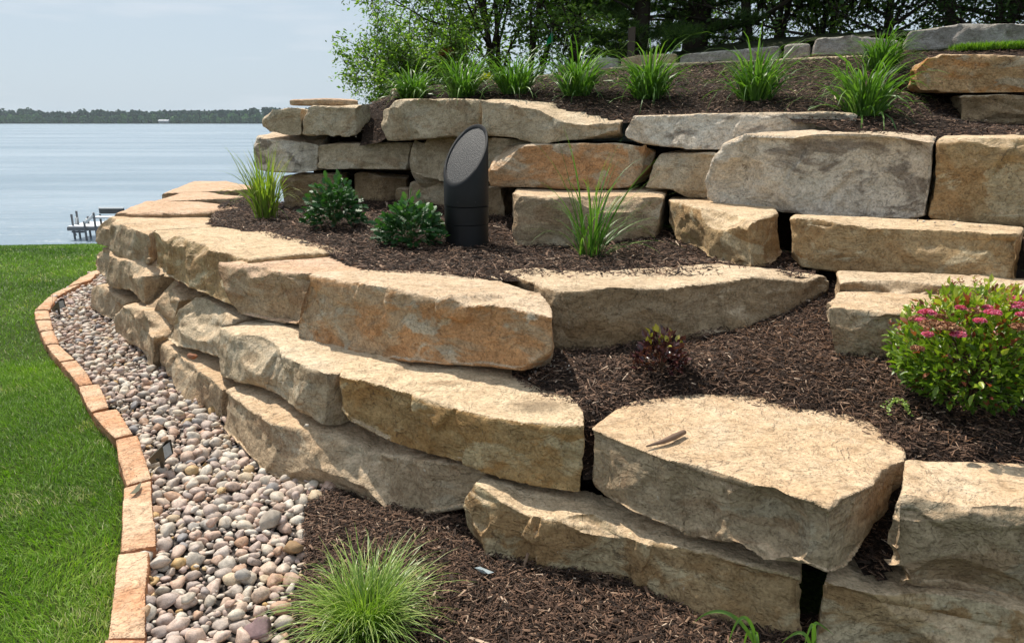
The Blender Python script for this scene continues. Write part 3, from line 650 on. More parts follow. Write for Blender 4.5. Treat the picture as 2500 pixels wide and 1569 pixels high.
# gravel bed
def xy(u, v, z): return tuple(at_z(u, v, z)[:2])
GR_PX = [(330, 1760), (350, 1569), (356, 1345), (378, 1327), (366, 1165), (334, 1060), (320, 1056), (282, 993), (260, 995), (240, 936), (224, 935), (183, 876), (140, 838), (128, 802), (117, 757), (137, 722), (196, 690), (246, 655),
         (262, 690), (262, 740), (290, 800), (330, 835), (390, 850), (440, 870), (470, 930), (540, 980), (600, 1050), (690, 1130), (800, 1190), (800, 1226), (752, 1230), (738, 1290), (746, 1340), (738, 1400), (712, 1470), (700, 1569), (690, 1760)]
GR = [xy(u, v, -.02-.012*max(0, at_z(u, v, 0)[1]-2.5)) for u, v in GR_PX]
def gravel_z(x, y): return lawn_z(x, y)-.022+.008*np.sin(x*5)*np.cos(y*4)
def gravel_mat():
    t = NT('gravel_grit'); g = t.n('ShaderNodeNewGeometry'); v = g.outputs['Position']
    w = t.n('ShaderNodeTexVoronoi'); w.inputs['Scale'].default_value = 45; t.l(v, w.inputs['Vector'])
    c = t.mix(1.0, t.ramp(w.outputs['Distance'], [(0, .5), (.6, .05)]), C(.35, .29, .25), 'MULTIPLY')
    t.bsdf(c, .9, .2, t.bump(w.outputs['Distance'], -.8, .015)); return t.m
gravel = sheet('gravel_bed', GR, gravel_z, .05, gravel_mat())

# mulch beds --------------------------------------------------------
bed_lo = lambda x, y: lawn_z(x, y)-.012+.02*np.maximum(0, x)*0
BL = [xy(*p) for p in ((690, 1760, 0), (700, 1569, 0), (712, 1470, 0), (738, 1400, 0), (746, 1340, 0), (738, 1290, 0), (752, 1222, 0), (800, 1185, 0), (1000, 1150, 0), (1200, 1200, 0), (1400, 1320, 0), (1700, 1440, 0), (2000, 1500, 0), (2700, 1600, 0), (2700, 1900, 0), (700, 1900, 0))]
SM = Surf([(1290, 905, -.50), (1340, 930, -.495), (1399, 965, -.49), (1430, 1012, -.48), (1498, 990, -.49), (1625, 955, -.50), (1808, 946, -.50), (1940, 974, -.50), (2060, 998, -.50), (2170, 1033, -.50), (2212, 1095, -.49), (2350, 1122, -.50), (2600, 1128, -.50), (1500, 1040, -.44), (1700, 1000, -.44), (2000, 1050, -.44), (2150, 1160, -.40), (2190, 1300, -.26), (2350, 1180, -.45), (1432, 1150, -.3),
           (1380, 872, 3.32), (1479, 864, 3.34), (1650, 838, 3.45), (1750, 822, 3.5), (1850, 795, 3.6), (1930, 765, 3.7), (1990, 735, 3.8), (2030, 705, 3.9), (2037, 870, 3.1), (2140, 885, 3.05), (2300, 895, 3.0), (2600, 905, 2.9), (1960, 840, 3.3), (2000, 800, 3.45), (2450, 1000, 2.6), (1700, 900, 3.05)])
BM = [tuple(at_y(u, v, Y)[:2]) for u, v, Y in ((1250, 905, 3.15), (1330, 960, 2.85), (1388, 1000, 2.66), (1434, 1038, 2.56), (1480, 1030, 2.56), (1620, 1010, 2.6), (1900, 1030, 2.4), (2080, 1090, 2.2), (2120, 1200, 2.1), (2170, 1300, 1.98), (2230, 1160, 2.15), (2700, 1180, 2.1), (2700, 900, 3.2), (2300, 880, 3.4), (2060, 760, 3.6), (2060, 700, 3.95), (1950, 740, 4.0), (1700, 800, 3.75), (1450, 840, 3.7), (1290, 860, 3.6))]
ST = Surf([(530, 545, 6.0), (645, 564, 5.45), (798, 595, 4.85), (858, 611, 4.6), (960, 628, 4.42), (1000, 651, 4.15), (1175, 664, 3.98), (1225, 660, 4.02), (1570, 655, 4.1), (1700, 645, 4.15), (1835, 660, 4.08), (1950, 655, 4.1),
           (540, 500, 7.2), (620, 490, 7.6), (689, 511, 6.95), (742, 505, 6.9), (880, 488, 6.95), (1000, 490, 6.9), (1225, 528, 6.0), (1240, 560, 5.4), (1252, 602, 4.9), (1400, 604, 4.9), (1580, 578, 4.98), (1646, 587, 4.95), (1755, 643, 4.3), (1138, 602, 4.83), (980, 560, 5.4)])
BT = [tuple(at_y(u, v, Y)[:2]) for u, v, Y in ((505, 548, 5.95), (640, 575, 5.2), (790, 610, 4.55), (850, 640, 4.2), (900, 660, 4.0), (1250, 690, 3.75), (1600, 680, 3.8), (1980, 690, 3.85), (2020, 650, 4.3), (1900, 620, 4.6), (1700, 560, 5.5), (1250, 500, 6.3), (1000, 470, 7.3), (680, 480, 7.4), (600, 470, 8.0), (540, 490, 7.4))]
SU = Surf([(890, 345, 6.75), (940, 340, 6.7), (905, 300, 6.95), (900, 262, 7.2), (930, 255, 7.2), (960, 238, 6.9), (1096, 236, 6.6), (1250, 243, 6.15), (1360, 250, 6.05), (1457, 262, 5.95), (1530, 292, 5.75), (1543, 276, 5.8), (1750, 266, 5.6), (1904, 268, 5.4), (2030, 268, 5.3), (2110, 290, 5.1), (2200, 312, 4.85), (2290, 327, 4.65), (2500, 331, 4.5), (2700, 335, 4.4), (2340, 297, 5.4), (2450, 305, 5.4), (2650, 310, 5.2),
           (2215, 240, 5.75), (2160, 200, 6.6), (2180, 150, 7.6), (2500, 150, 6.9), (2700, 140, 6.6), (1000, 228, 8.0), (1060, 220, 8.5), (1150, 210, 9.0), (1300, 197, 9.5), (1500, 175, 9.2), (1650, 164, 9.0), (1900, 154, 8.5), (2060, 147, 8.1), (2215, 139, 7.8), (2400, 125, 7.6), (2600, 118, 7.3)])
BU = [tuple(at_y(u, v, Y)[:2]) for u, v, Y in ((885, 350, 6.65), (950, 345, 6.6), (960, 240, 6.75), (1170, 240, 6.3), (1250, 250, 6.0), (1457, 275, 5.8), (1530, 300, 5.62), (1700, 290, 5.5), (1904, 285, 5.2), (2060, 318, 4.75), (2280, 345, 4.35), (2700, 345, 4.2), (2700, 118, 7.6), (2400, 125, 7.8), (2215, 133, 8.05), (1900, 147, 8.75), (1650, 158, 9.35), (1500, 168, 9.5), (1300, 190, 9.8), (1150, 203, 9.3), (1000, 226, 8.4), (920, 240, 7.6), (880, 262, 7.3))]
beds = [('mulch_bed', BL, bed_lo, 'lower'), ('mulch_bed', BM, SM, 'mid'), ('mulch_bed', BT, ST, 'terrace'), ('mulch_bed', BU, SU, 'slope')]

CHV = np.array([[-1, -1, 0], [1, -.6, 0], [1, .7, 0], [-1, .8, 0], [-.8, -.6, 1], [.9, -.3, .8], [.8, .5, 1], [-.9, .4, .7]], float)*.5
CHF = np.array([[0, 1, 5, 4], [1, 2, 6, 5], [2, 3, 7, 6], [3, 0, 4, 7], [4, 5, 6, 7]])
def scatter(TV, TF, pos, rot, scl, tint):
    """copies of a small template joined into one array; rot (N,3,3), scl (N,3)"""
    n = len(pos); V = np.einsum('nij,nkj->nki', rot, TV[None]*scl[:, None, :])+pos[:, None, :]
    F = (TF[None]+(np.arange(n)*len(TV))[:, None, None]).reshape(-1, TF.shape[1])
    return V.reshape(-1, 3), F, np.repeat(tint, len(TV))
def rots(az, pitch, roll):
    ca, sa, cp, sp, cr_, sr = np.cos(az), np.sin(az), np.cos(pitch), np.sin(pitch), np.cos(roll), np.sin(roll)
    Z = np.zeros_like(az); O = Z+1
    A = np.stack([ca, -sa, Z, sa, ca, Z, Z, Z, O], -1).reshape(-1, 3, 3)
    B = np.stack([cp, Z, sp, Z, O, Z, -sp, Z, cp], -1).reshape(-1, 3, 3)
    D = np.stack([O, Z, Z, Z, cr_, -sr, Z, sr, cr_], -1).reshape(-1, 3, 3)
    return A@B@D
def sample_poly(poly, n, rng):
    poly = np.asarray(poly); lo, hi = poly.min(0), poly.max(0); out = []
    while sum(map(len, out)) < n:
        q = rng.uniform(lo, hi, (n*2, 2)); out.append(q[inpoly(q[:, 0], q[:, 1], poly)])
    return np.concatenate(out)[:n]
rng = np.random.default_rng(5)
for k, (nm, poly, zf, key) in enumerate(beds):
    bo = sheet(nm, poly, zf, .03 if k < 3 else .05, MULCH, bumpy=.008)
    n = (34000, 30000, 24000, 30000)[k]
    q = sample_poly(poly, n*3, rng); z = zf(q[:, 0], q[:, 1]); u, v = px_of(np.c_[q, z])
    ok = (u > -250) & (u < 2750) & (v < 1700) & (v > -50); q = q[ok]; z = z[ok]
    keep = rng.random(len(q)) < np.clip((3.2/q[:, 1])**1.2, 0, 1); q = q[keep][:n]; z = z[keep][:n]
    m = len(q); L_ = rng.lognormal(math.log(.021), .5, m)*(1 if k < 2 else 1.25); w = rng.uniform(.002, .0065, m)*(1 if k < 2 else 1.35)
    big = rng.random(m) < .06; w[big] *= rng.uniform(1.6, 3, big.sum()); L_[big] *= 1.3
    pos = np.c_[q, z+rng.uniform(0, .020, m)+.008*fbm(np.c_[q, 0*z]*5, 77, 4)]
    V, F, T = scatter(CHV, CHF, pos, rots(rng.uniform(0, 6.28, m), rng.normal(0, .3, m), rng.normal(0, .5, m)), np.c_[L_, w, w*.6], rng.random(m)**1.3)
    ch = link('bark_chips', npmesh('bark_chips', V, F, CHIP, T), bo); ch['kind'] = 'stuff'
    if k == 1:
        m = 3500; q = sample_poly(poly, m, rng); w8 = np.exp(-((q[:, 0]-1.35)/.5)**2-((q[:, 1]-3.2)/.5)**2)+.12
        q = q[rng.random(m) < w8]; m = len(q); z = zf(q[:, 0], q[:, 1])+.018
        NV = np.array([[-.5, -.5, 0], [-.5, .5, 0], [0, .3, .5], [0, -.3, .5], [.5, -.2, .1], [.5, .2, .1]]); NF = np.array([[0, 3, 2, 1], [3, 4, 5, 2]])
        V, F, T = scatter(NV, NF, np.c_[q, z], rots(rng.uniform(0, 6.28, m), rng.normal(0, .12, m), rng.normal(0, .3, m)), np.c_[rng.uniform(.04, .09, m), np.full(m, .0013), rng.uniform(0, .02, m)], rng.random(m))
        nd = link('pine_needles', npmesh('pine_needles', V, F, NEEDLE, T), bo); nd['kind'] = 'stuff'

# soil packed behind the stacked stones
def soil_bank(path, z0, z1):
    path = np.array(path, float); n = 60; t = np.linspace(0, len(path)-1, n); i = np.minimum(t.astype(int), len(path)-2); f = (t-i)[:, None]
    q = path[i]*(1-f)+path[i+1]*f; tg = np.gradient(q, axis=0); tg /= np.linalg.norm(tg, axis=1)[:, None]; nr = np.c_[-tg[:, 1], tg[:, 0]]
    rows = []; m = 14
    for k in range(m+1):
        s = k/m; z = z0+(z1-z0)*s; off = .10*s+.05*vnoise(np.c_[q*5, np.full(n, z*6)], 3)
        rows.append(np.c_[q+nr*off[:, None], np.full(n, z)])
    rows.append(np.c_[q+nr*.5, np.full(n, z1)])
    V = np.concatenate(rows); F = np.array([[r*n+j, r*n+j+1, (r+1)*n+j+1, (r+1)*n+j] for r in range(m+1) for j in range(n-1)])
    link('soil_bank', npmesh('soil_bank', V, F, MULCH, None, True))['kind'] = 'structure'
soil_bank([(-3.3, 7.4), (-2.1, 5.4), (-1.2, 4.15), (-.4, 3.4), (.3, 2.95), (.75, 2.62), (1.1, 2.42), (1.7, 2.35), (3.2, 2.3)], -.1, .42)
soil_bank([(-2.9, 7.6), (-2.0, 5.7), (-1.2, 4.5), (-.3, 3.8), (.8, 3.8), (1.9, 4.1), (3, 4.0)], .3, .74)
soil_bank([(-1.95, 7.35), (-.9, 7.05), (0, 6.5)], .7, 1.57)
soil_bank([(0, 6.5), (.6, 6.05), (1.2, 5.75), (1.8, 5.4), (2.3, 4.85), (3.6, 4.4)], .7, 1.43)
soil_bank([(2.95, 6.1), (3.3, 5.95), (4.4, 5.8)], 1.3, 1.95)

# hill behind
def hill():
    t = NT('dark_hill_soil'); g = t.n('ShaderNodeNewGeometry')
    n = t.noise(g.outputs['Position'], 14, 5, .7, .6)
    t.bsdf(t.ramp(n, [(.3, C(.012, .014, .006)), (.6, C(.035, .04, .018)), (.75, C(.07, .055, .035))]), .95, .1, t.bump(n, 1, .04))
    pts = [(900, 300, 7.8), (1000, 236, 9.0), (1150, 215, 9.9), (1300, 200, 10.2), (1500, 178, 10.0), (1650, 160, 9.8), (1750, 128, 9.8), (1900, 108, 9.4), (2000, 95, 9.2), (2215, 82, 8.7), (2400, 75, 8.4), (2700, 70, 8.0),
           (850, 330, 12), (1150, 240, 13), (1300, 225, 13), (1500, 190, 13), (1700, 118, 13), (1900, 102, 12.5), (2200, 88, 12), (2700, 80, 12)]
    xyz = [at_y(*p) for p in pts]+[np.array(p, float) for p in ((-2.6, 9, .3), (-3, 14, -1), (-2, 20, -1.6), (2, 22, .5), (8, 22, 2.4), (14, 22, 3), (14, 6, 2.2), (-1.2, 8.5, .9))]
    S = Surf(None, xyz)
    # body of the bank under the planted slopes, kept lower than the beds
    poly = [(-2.2, 8.2), (-.9, 8.6), (-.3, 9.6), (.4, 10.0), (1.5, 9.9), (2.4, 9.5), (3.3, 9.0), (4.6, 8.5), (7, 8.0), (16, 7.5), (16, 24), (-4, 24), (-4, 16), (-2.8, 11)]
    sheet('hill', poly, S, .16, t.m, bumpy=.05)
    return S
HS = hill()

# ------------------------------------------------------------------ river stones
def ico(sub, seed, squash, ang=.0):
    bm = bmesh.new(); bmesh.ops.create_icosphere(bm, subdivisions=sub, radius=.5)
    V = np.array([v.co[:] for v in bm.verts]); F = np.array([[v.index for v in f.verts] for f in bm.faces]); bm.free()
    r_ = np.random.default_rng(seed)
    for k in range(r_.integers(5, 11)):           # flats worn on the stone
        nrm = r_.normal(size=3); nrm /= np.linalg.norm(nrm); d = r_.uniform(.24, .42)
        s = V@nrm; m = s > d; V[m] -= (nrm*((s[m]-d)*.96)[:, None])
    V = V*np.array([1, squash, squash*.74])
    V = V+V/np.linalg.norm(V, axis=1)[:, None]*(.09*vnoise(V*2.6+seed, seed)+.03*vnoise(V*7+seed, seed))[:, None]
    return V, F
PEB = [(0, C(.58, .49, .39)), (.12, C(.66, .60, .51)), (.22, C(.50, .34, .26)), (.32, C(.64, .49, .40)), (.40, C(.42, .34, .30)), (.50, C(.63, .55, .44)), (.58, C(.45, .33, .29)), (.68, C(.68, .62, .53)), (.76, C(.50, .31, .20)), (.83, C(.58, .44, .36)), (.885, C(.24, .23, .235)), (.93, C(.60, .52, .42)), (.965, C(.56, .36, .14)), (1, C(.38, .26, .24))]
def pebble_mat(name, attr):
    t = NT(name)
    if attr: f = t.n('ShaderNodeAttribute', attribute_name='tint').outputs['Fac']; vec = t.n('ShaderNodeNewGeometry').outputs['Position']
    else:
        f = t.n('ShaderNodeObjectInfo').outputs['Random']
        vec = t.n('ShaderNodeNewGeometry').outputs['Position']
    c = t.ramp(f, PEB)
    n = t.noise(vec, 55, 5, .65); n2 = t.noise(t.mapping(vec, (1, 1, 3)), 170, 3, .6)
    c = t.mix(1.0, c, t.ramp(n, [(.3, (.62, .58, .54, 1)), (.5, (1, 1, 1, 1)), (.7, (1.18, 1.14, 1.1, 1))]), 'MULTIPLY')
    c = t.mix(1.0, c, t.ramp(n2, [(.35, (.80,)*3+(1,)), (.65, (1.08,)*3+(1,))]), 'MULTIPLY')
    t.bsdf(c, .62, .35, t.bump(n2, .3, .0012, t.bump(n, .4, .004))); return t.m
PM_O = pebble_mat('river_stone', False); PM_A = pebble_mat('river_stone_mix', True)
def pebbles():
    r_ = np.random.default_rng(21)
    cand = sample_poly(GR, 34000, r_); rad = np.clip(r_.lognormal(math.log(.0170), .42, len(cand)), .008, .043)
    order = np.argsort(-rad+r_.normal(0, .004, len(rad))); cand = cand[order]; rad = rad[order]
    P = np.zeros((0, 2)); R = np.zeros(0); keepP = []; keepR = []
    cell = {}
    def ok(p, r):
        cx, cy = int(p[0]//.08), int(p[1]//.08)
        for i in (-1, 0, 1):
            for j in (-1, 0, 1):
                for (q0, q1, s) in cell.get((cx+i, cy+j), ()):
                    if (p[0]-q0)**2+(p[1]-q1)**2 < (.68*(r+s))**2: return False
        cell.setdefault((cx, cy), []).append((p[0], p[1], r)); return True
    for p, r in zip(cand, rad):
        if ok(p, r): keepP.append(p); keepR.append(r)
    P = np.array(keepP); R = np.array(keepR)
    z = gravel_z(P[:, 0], P[:, 1])+R*.30+r_.uniform(0, .010, len(R))
    # second sparse layer lying on top
    e = r_.random(len(R)) < .22
    P2 = P[e]+r_.normal(0, .015, (e.sum(), 2)); R2 = R[e]*r_.uniform(.6, .95, e.sum()); z2 = z[e]+R[e]*.6
    P = np.r_[P, P2]; R = np.r_[R, R2]; z = np.r_[z, z2]
    az = r_.uniform(0, 6.28, len(R)); pi_ = r_.normal(0, .3, len(R)); ro = r_.normal(0, .35, len(R))
    M = rots(az, pi_, ro); tint = r_.random(len(R)); pos = np.c_[P, z]
    u, v = px_of(pos); vis = (u > 0) & (u < 2500) & (v < 1569) & (v > 600)
    size = np.where(vis, R/pos[:, 1], 0); top = np.argsort(-size)[:300]; flag = np.zeros(len(R), bool); flag[top] = True
    var = [ico(2, 40+i, .6+.05*(i % 6)) for i in range(12)]
    mes = []
    for V, F in var: mes.append(npmesh('river_stone', V, F, PM_O, None, True))
    for i in top:
        o = bpy.data.objects.new('river_stone', mes[i % 12]); COL.objects.link(o); o.parent = gravel
        mt = Matrix(M[i].tolist()).to_4x4(); mt.translation = Vector(pos[i]); o.matrix_local = mt @ Matrix.Scale(2.15*R[i], 4)
    rest = ~flag
    Vs = []; Fs = []; Ts = []; off = 0; grp = np.arange(len(R)) % 6
    for g in range(6):
        V, F = ico(1 if g > 9 else 2, 60+g, .6+.05*g)
        far = rest & (grp == g)
        for sub, sel in ((2, far & (P[:, 1] < 3.4)), (1, far & (P[:, 1] >= 3.4))):
            V, F = ico(sub, 60+g, .6+.05*g)
            if not sel.any(): continue
            a, b, c = scatter(V, F, pos[sel], M[sel], np.repeat(2.15*R[sel][:, None], 3, 1), tint[sel])
            Vs.append(a); Fs.append(b+off); Ts.append(c); off += len(a)
    o = link('river_stones', npmesh('river_stones', np.concatenate(Vs), np.concatenate(Fs), PM_A, np.concatenate(Ts), True), gravel); o['kind'] = 'stuff'
    print('pebbles', len(R))
pebbles()
# ------------------------------------------------------------------ single loose stones
def loose(name, p, size, mat, label, cat='stone', seed=3, sq=.8, az=0.3):
    V, F = ico(3, seed, sq); V = V*size; V = V@np.array(Matrix.Rotation(az, 3, 'Z')); V[:, 2] -= V[:, 2].min()
    o = link(name, npmesh(name, V, F, mat, None, True)); o.location = Vector(p); return tag(o, label, cat)
def simple_rock(name, col):
    t = NT(name); tc = t.n('ShaderNodeTexCoord'); n = t.noise(tc.outputs['Object'], 40, 5, .6); n2 = t.noise(tc.outputs['Object'], 160, 3, .6)
    c = t.mix(1.0, col, t.ramp(n, [(.3, (.75, .74, .72, 1)), (.7, (1.15, 1.14, 1.12, 1))]), 'MULTIPLY'); t.bsdf(c, .75, .3, t.bump(n2, .4, .002, t.bump(n, .5, .006))); return t.m
loose('pebble', at_z(472, 877, .235), .065, simple_rock('brown_pebble', C(.30, .13, .07)), 'single reddish-brown pebble resting on the lowest course of the curved wall', seed=4, sq=.75)
loose('pebble', at_z(748, 1043, .245), .032, simple_rock('pale_pebble', C(.5, .45, .38)), 'small pale pebble on the lowest course below the long ochre block', seed=5)
loose('boulder', np.append(at_z(664, 1285, .0)[:2], -.012), .125, simple_rock('grey_tan_cobble', C(.40, .34, .28)), 'big rounded grey-tan cobble at the mulch edge of the river stones', seed=8, sq=.85)
loose('boulder', np.append(at_z(634, 1540, .0)[:2], -.012), .11, simple_rock('purple_cobble', C(.27, .18, .18)), 'purplish cobble beside the foreground grass tuft', seed=9, sq=.8)
loose('boulder', np.append(at_z(715, 1345, .0)[:2], -.012), .095, simple_rock('brown_cobble', C(.30, .19, .10)), 'brown cobble where river stones meet the mulch', seed=10, sq=.8)
# ------------------------------------------------------------------ plants
def blade_mesh(n, rng, spread, Lr, w, tilt, droop, seg=6, base=(0, 0, 0), az_bias=None, twist=.5, wpow=1.6, short=.5):
    az = rng.uniform(0, 2*math.pi, n)
    if az_bias is not None: az = az_bias[0]+rng.normal(0, az_bias[1], n)
    L_ = rng.uniform(Lr[0], Lr[1], n); th0 = np.abs(rng.normal(0, tilt, n)); dr = rng.uniform(droop[0], droop[1], n)
    r0 = spread*np.sqrt(rng.random(n)); a0 = az+rng.normal(0, .8, n)
    P = np.c_[r0*np.cos(a0), r0*np.sin(a0), np.zeros(n)]+np.array(base)
    H = np.c_[np.cos(az), np.sin(az), np.zeros(n)]; S = np.c_[-np.sin(az), np.cos(az), np.zeros(n)]
    tw = rng.normal(0, twist, n); pts = []; sgn = np.linspace(0, 1, seg+1); p = P.copy(); cur = []
    for k, sv in enumerate(sgn):
        th = th0+dr*sv**1.4
        d = H*np.sin(th)[:, None]+np.array([0, 0, 1.0])*np.cos(th)[:, None]
        side = S*np.cos(tw)[:, None]+H*np.sin(tw)[:, None]
        side = side-d*(side*d).sum(1)[:, None]; side /= np.linalg.norm(side, axis=1)[:, None]+1e-9
        wd = w*(.55+.45*min(1, sv*4))*(1-sv**wpow)+.0003
        cur.append((p-side*wd/2, p+side*wd/2)); p = p+d*(L_/seg)[:, None]
    V = np.stack([c for pr in cur for c in pr], 1)   # n, 2(seg+1), 3
    m = 2*(seg+1); F = np.array([[2*k, 2*k+1, 2*k+3, 2*k+2] for k in range(seg)])
    F = (F[None]+(np.arange(n)*m)[:, None, None]).reshape(-1, 4)
    T = np.repeat(rng.random(n)[:, None], m, 1)*.75+np.repeat(sgn, 2)[None]*.25
    return V.reshape(-1, 3), F, T.ravel()
GREEN = lambda name, a, b, c, tr=.35, rough=.45, sp=.45: tint_mat(name, [(0, a), (.5, b), (.93, c), (1, C(.30, .26, .10))], rough, sp, .12, tr)
M_LILY = GREEN('daylily_leaf', C(.035, .09, .015), C(.09, .19, .03), C(.19, .32, .06))
M_SEDGE = tint_mat('sedge_leaf', [(0, C(.09, .16, .02)), (.45, C(.20, .31, .05)), (.85, C(.38, .48, .12)), (1, C(.52, .48, .20))], .4, .5, .1, .3)
M_SWITCH = tint_mat('switchgrass_leaf', [(0, C(.11, .16, .03)), (.5, C(.21, .30, .05)), (.85, C(.35, .38, .08)), (1, C(.45, .34, .12))], .5, .4, .1, .4)
M_LAWN = tint_mat('lawn_blade', [(0, C(.04, .10, .008)), (.35, C(.12, .235, .014)), (.7, C(.22, .38, .028)), (.9, C(.32, .44, .06)), (.965, C(.38, .47, .11)), (1, C(.52, .46, .25))], .5, .28, 0, .35)
M_STRAW = tint_mat('dry_blade', [(0, C(.22, .16, .07)), (1, C(.36, .27, .13))], .7, .2)

def clump(name, label, cat, p, spec, mat, seed, group=None, dry=None):
    r_ = np.random.default_rng(seed); root = thing(name, label, cat, p, group)
    Vs = []; Fs = []; Ts = []; off = 0
    for sp in spec:
        V, F, T = blade_mesh(rng=r_, base=p, **sp); Vs.append(V); Fs.append(F+off); Ts.append(T); off += len(V)
    part('leaf_blades', np.concatenate(Vs), np.concatenate(Fs), mat, root, np.concatenate(Ts), True)['kind'] = 'stuff'
    if dry:
        V, F, T = blade_mesh(rng=r_, base=p, **dry); part('dry_base', V, F, M_STRAW, root, T, True)['kind'] = 'stuff'
    return root

# lawn grass
def grass():
    r_ = np.random.default_rng(3)
    poly = [(-9, 1.2)]+[xy(u, v, 0) for u, v in ((225, 1800), (262, 1569), (283, 1350), (297, 1190), (276, 1072), (221, 1006), (186, 940), (143, 882), (107, 840), (91, 808), (81, 780), (80, 757), (115, 720), (160, 698), (196, 673), (232, 655), (232, 600))]+[(-3.6, 12.5), (-14, 12.5), (-14, 1.2)]
    n = 380000; q = sample_poly(poly, n, r_); y = q[:, 1]; u, v = px_of(np.c_[q, 0*y])
    ok = (u > -260) & (u < 420) & (v < 1700); q = q[ok]; y = q[:, 1]
    extra = sample_poly([(-3.4, 1.5), (-.8, 1.5), (-.95, 3), (-1.6, 4), (-2.2, 5), (-5.2, 5)], 110000, r_); extra = extra[inpoly(extra[:, 0], extra[:, 1], poly)]
    q = np.r_[q, extra]; u, v = px_of(np.c_[q, 0*q[:, 0]]); q = q[(u > -200) & (v < 1680)]
    n = len(q); y = q[:, 1]
    far = np.clip(y/4, 1, 3)
    dens = .5+.5*fbm(np.c_[q*2.2, 0*y], 8, 4)
    L_ = r_.uniform(.020, .043, n)*(1+.35*(dens-.5)); w = r_.uniform(.0020, .0038, n)*far
    lean = fbm(np.c_[q*5, 0*y+3], 31, 3)*3.0+2.3+r_.normal(0, .9, n); th = np.abs(r_.normal(.65, .45, n))
    D = np.c_[np.cos(lean)*np.sin(th), np.sin(lean)*np.sin(th), np.cos(th)]; S = np.c_[-np.sin(lean), np.cos(lean), 0*lean]
    ph = r_.normal(0, .8, n); S = S*np.cos(ph)[:, None]+np.c_[np.cos(lean), np.sin(lean), 0*lean]*np.sin(ph)[:, None]
    B = np.c_[q, lawn_z(q[:, 0], y)-.036]
    M1 = B+D*(L_*.6)[:, None]; D2 = D+np.c_[np.cos(lean), np.sin(lean), 0*lean-.5]*.5; TT = M1+D2*(L_*.45)[:, None]
    V = np.stack([B-S*w[:, None]/2, B+S*w[:, None]/2, M1+S*w[:, None]*.4, M1-S*w[:, None]*.4, TT], 1).reshape(-1, 3)
    i = np.arange(n)*5
    F = np.concatenate([np.c_[i, i+1, i+2], np.c_[i, i+2, i+3], np.c_[i+3, i+2, i+4]])
    patch = .5+1.3*fbm(np.c_[q*.8, 0*y], 55, 4)+.25*fbm(np.c_[q*5, 0*y], 56, 3)
    t_ = np.clip(.55*r_.random(n)+.45*patch, 0, .965); dead = (r_.random(n) < .012) | ((fbm(np.c_[q*3.4, 0*y], 91, 4) > .30) & (r_.random(n) < .25)); t_[dead] = .99
    o = link('grass', npmesh('grass', V, F, M_LAWN, np.repeat(t_, 5)), LAWN); o['kind'] = 'stuff'
    print('grass', n)
grass()

# daylilies along the upper slope
LIL = 'daylily clumps along the mulched slope'
for k, (u, v, wpx, hpx, lab) in enumerate((
    (1005, 240, 140, 62, 'small leafy daylily clump, leftmost of the row on the slope'),
    (1130, 236, 190, 100, 'daylily clump beside the yellow-leaved plant, second from the left'),
    (1256, 228, 160, 100, 'daylily clump with broad arching leaves, straight above the cream sloping block'),
    (1408, 232, 160, 128, 'tall narrow daylily clump with leaves arching over to the right'),
    (1585, 240, 170, 135, 'dense daylily clump standing below the wooden post'),
    (1842, 244, 230, 125, 'wide daylily clump with two thin drooping outer leaves right of the wooden post'),
    (2105, 280, 230, 150, 'largest daylily clump, in front, close to the upper edge of the big grey block'),
    (2150, 172, 160, 95, 'daylily clump behind the largest one, below the grey hilltop blocks'))):
    p = hit(u, v, SU, 4, 12); s_ = p[1]/FPX; Hh = hpx*s_; R_ = wpx*s_/2
    clump('daylily', lab, 'daylily', p-np.array([0, 0, .01]), [
        dict(n=95, spread=.10, Lr=(Hh*.75, Hh*1.3), w=.019, tilt=.42, droop=(1.4, 2.7)),
        dict(n=95, spread=.12, Lr=(R_*1.0, R_*1.8), w=.017, tilt=.65, droop=(1.2, 2.4)),
        dict(n=16, spread=.05, Lr=(Hh*1.3, Hh*1.9), w=.013, tilt=.25, droop=(2.0, 3.0))], M_LILY, 100+k, LIL)

# three ornamental grasses
p = hit(652, 532, ST, 4, 9)
clump('ornamental_grass', 'tall upright yellow-green grass at the left end of the terrace by the lake', 'grass', p, [
    dict(n=120, spread=.07, Lr=(.38, .68), w=.014, tilt=.14, droop=(.2, 1.0), seg=7),
    dict(n=55, spread=.09, Lr=(.3, .6), w=.012, tilt=.3, droop=(1.2, 2.6), seg=7)], M_SWITCH, 201, None, dict(n=60, spread=.07, Lr=(.1, .28), w=.006, tilt=.2, droop=(0, .5)))
p = hit(1440, 625, ST, 4, 7)
clump('ornamental_grass', 'thin spreading grass in front of the block with orange face right of the speaker', 'grass', p, [
    dict(n=26, spread=.06, Lr=(.5, .88), w=.013, tilt=.26, droop=(.3, 1.5), seg=8, az_bias=(.1, 1.4)),
    dict(n=44, spread=.08, Lr=(.35, .75), w=.012, tilt=.6, droop=(1.0, 2.1), seg=8, az_bias=(-.1, 1.2)),
    dict(n=12, spread=.05, Lr=(.3, .5), w=.009, tilt=.5, droop=(.9, 1.9), seg=8, az_bias=(3.0, .5)),
    dict(n=22, spread=.05, Lr=(.1, .25), w=.009, tilt=.7, droop=(.2, 1.2), seg=6)], M_LILY, 202, None, dict(n=60, spread=.06, Lr=(.06, .2), w=.005, tilt=.5, droop=(0, .8)))
p = np.append(at_z(895, 1535, 0)[:2], -.01)
clump('sedge_tuft', 'fine-leaved arching grass tuft in the foreground mulch beside the river stones', 'grass', p, [
    dict(n=300, spread=.07, Lr=(.16, .29), w=.0055, tilt=.35, droop=(1.0, 2.4), seg=7),
    dict(n=420, spread=.09, Lr=(.2, .37), w=.0048, tilt=.6, droop=(1.0, 2.2), seg=7),
    dict(n=40, spread=.05, Lr=(.24, .34), w=.003, tilt=.25, droop=(.2, 1.2), seg=7)], M_SEDGE, 203)
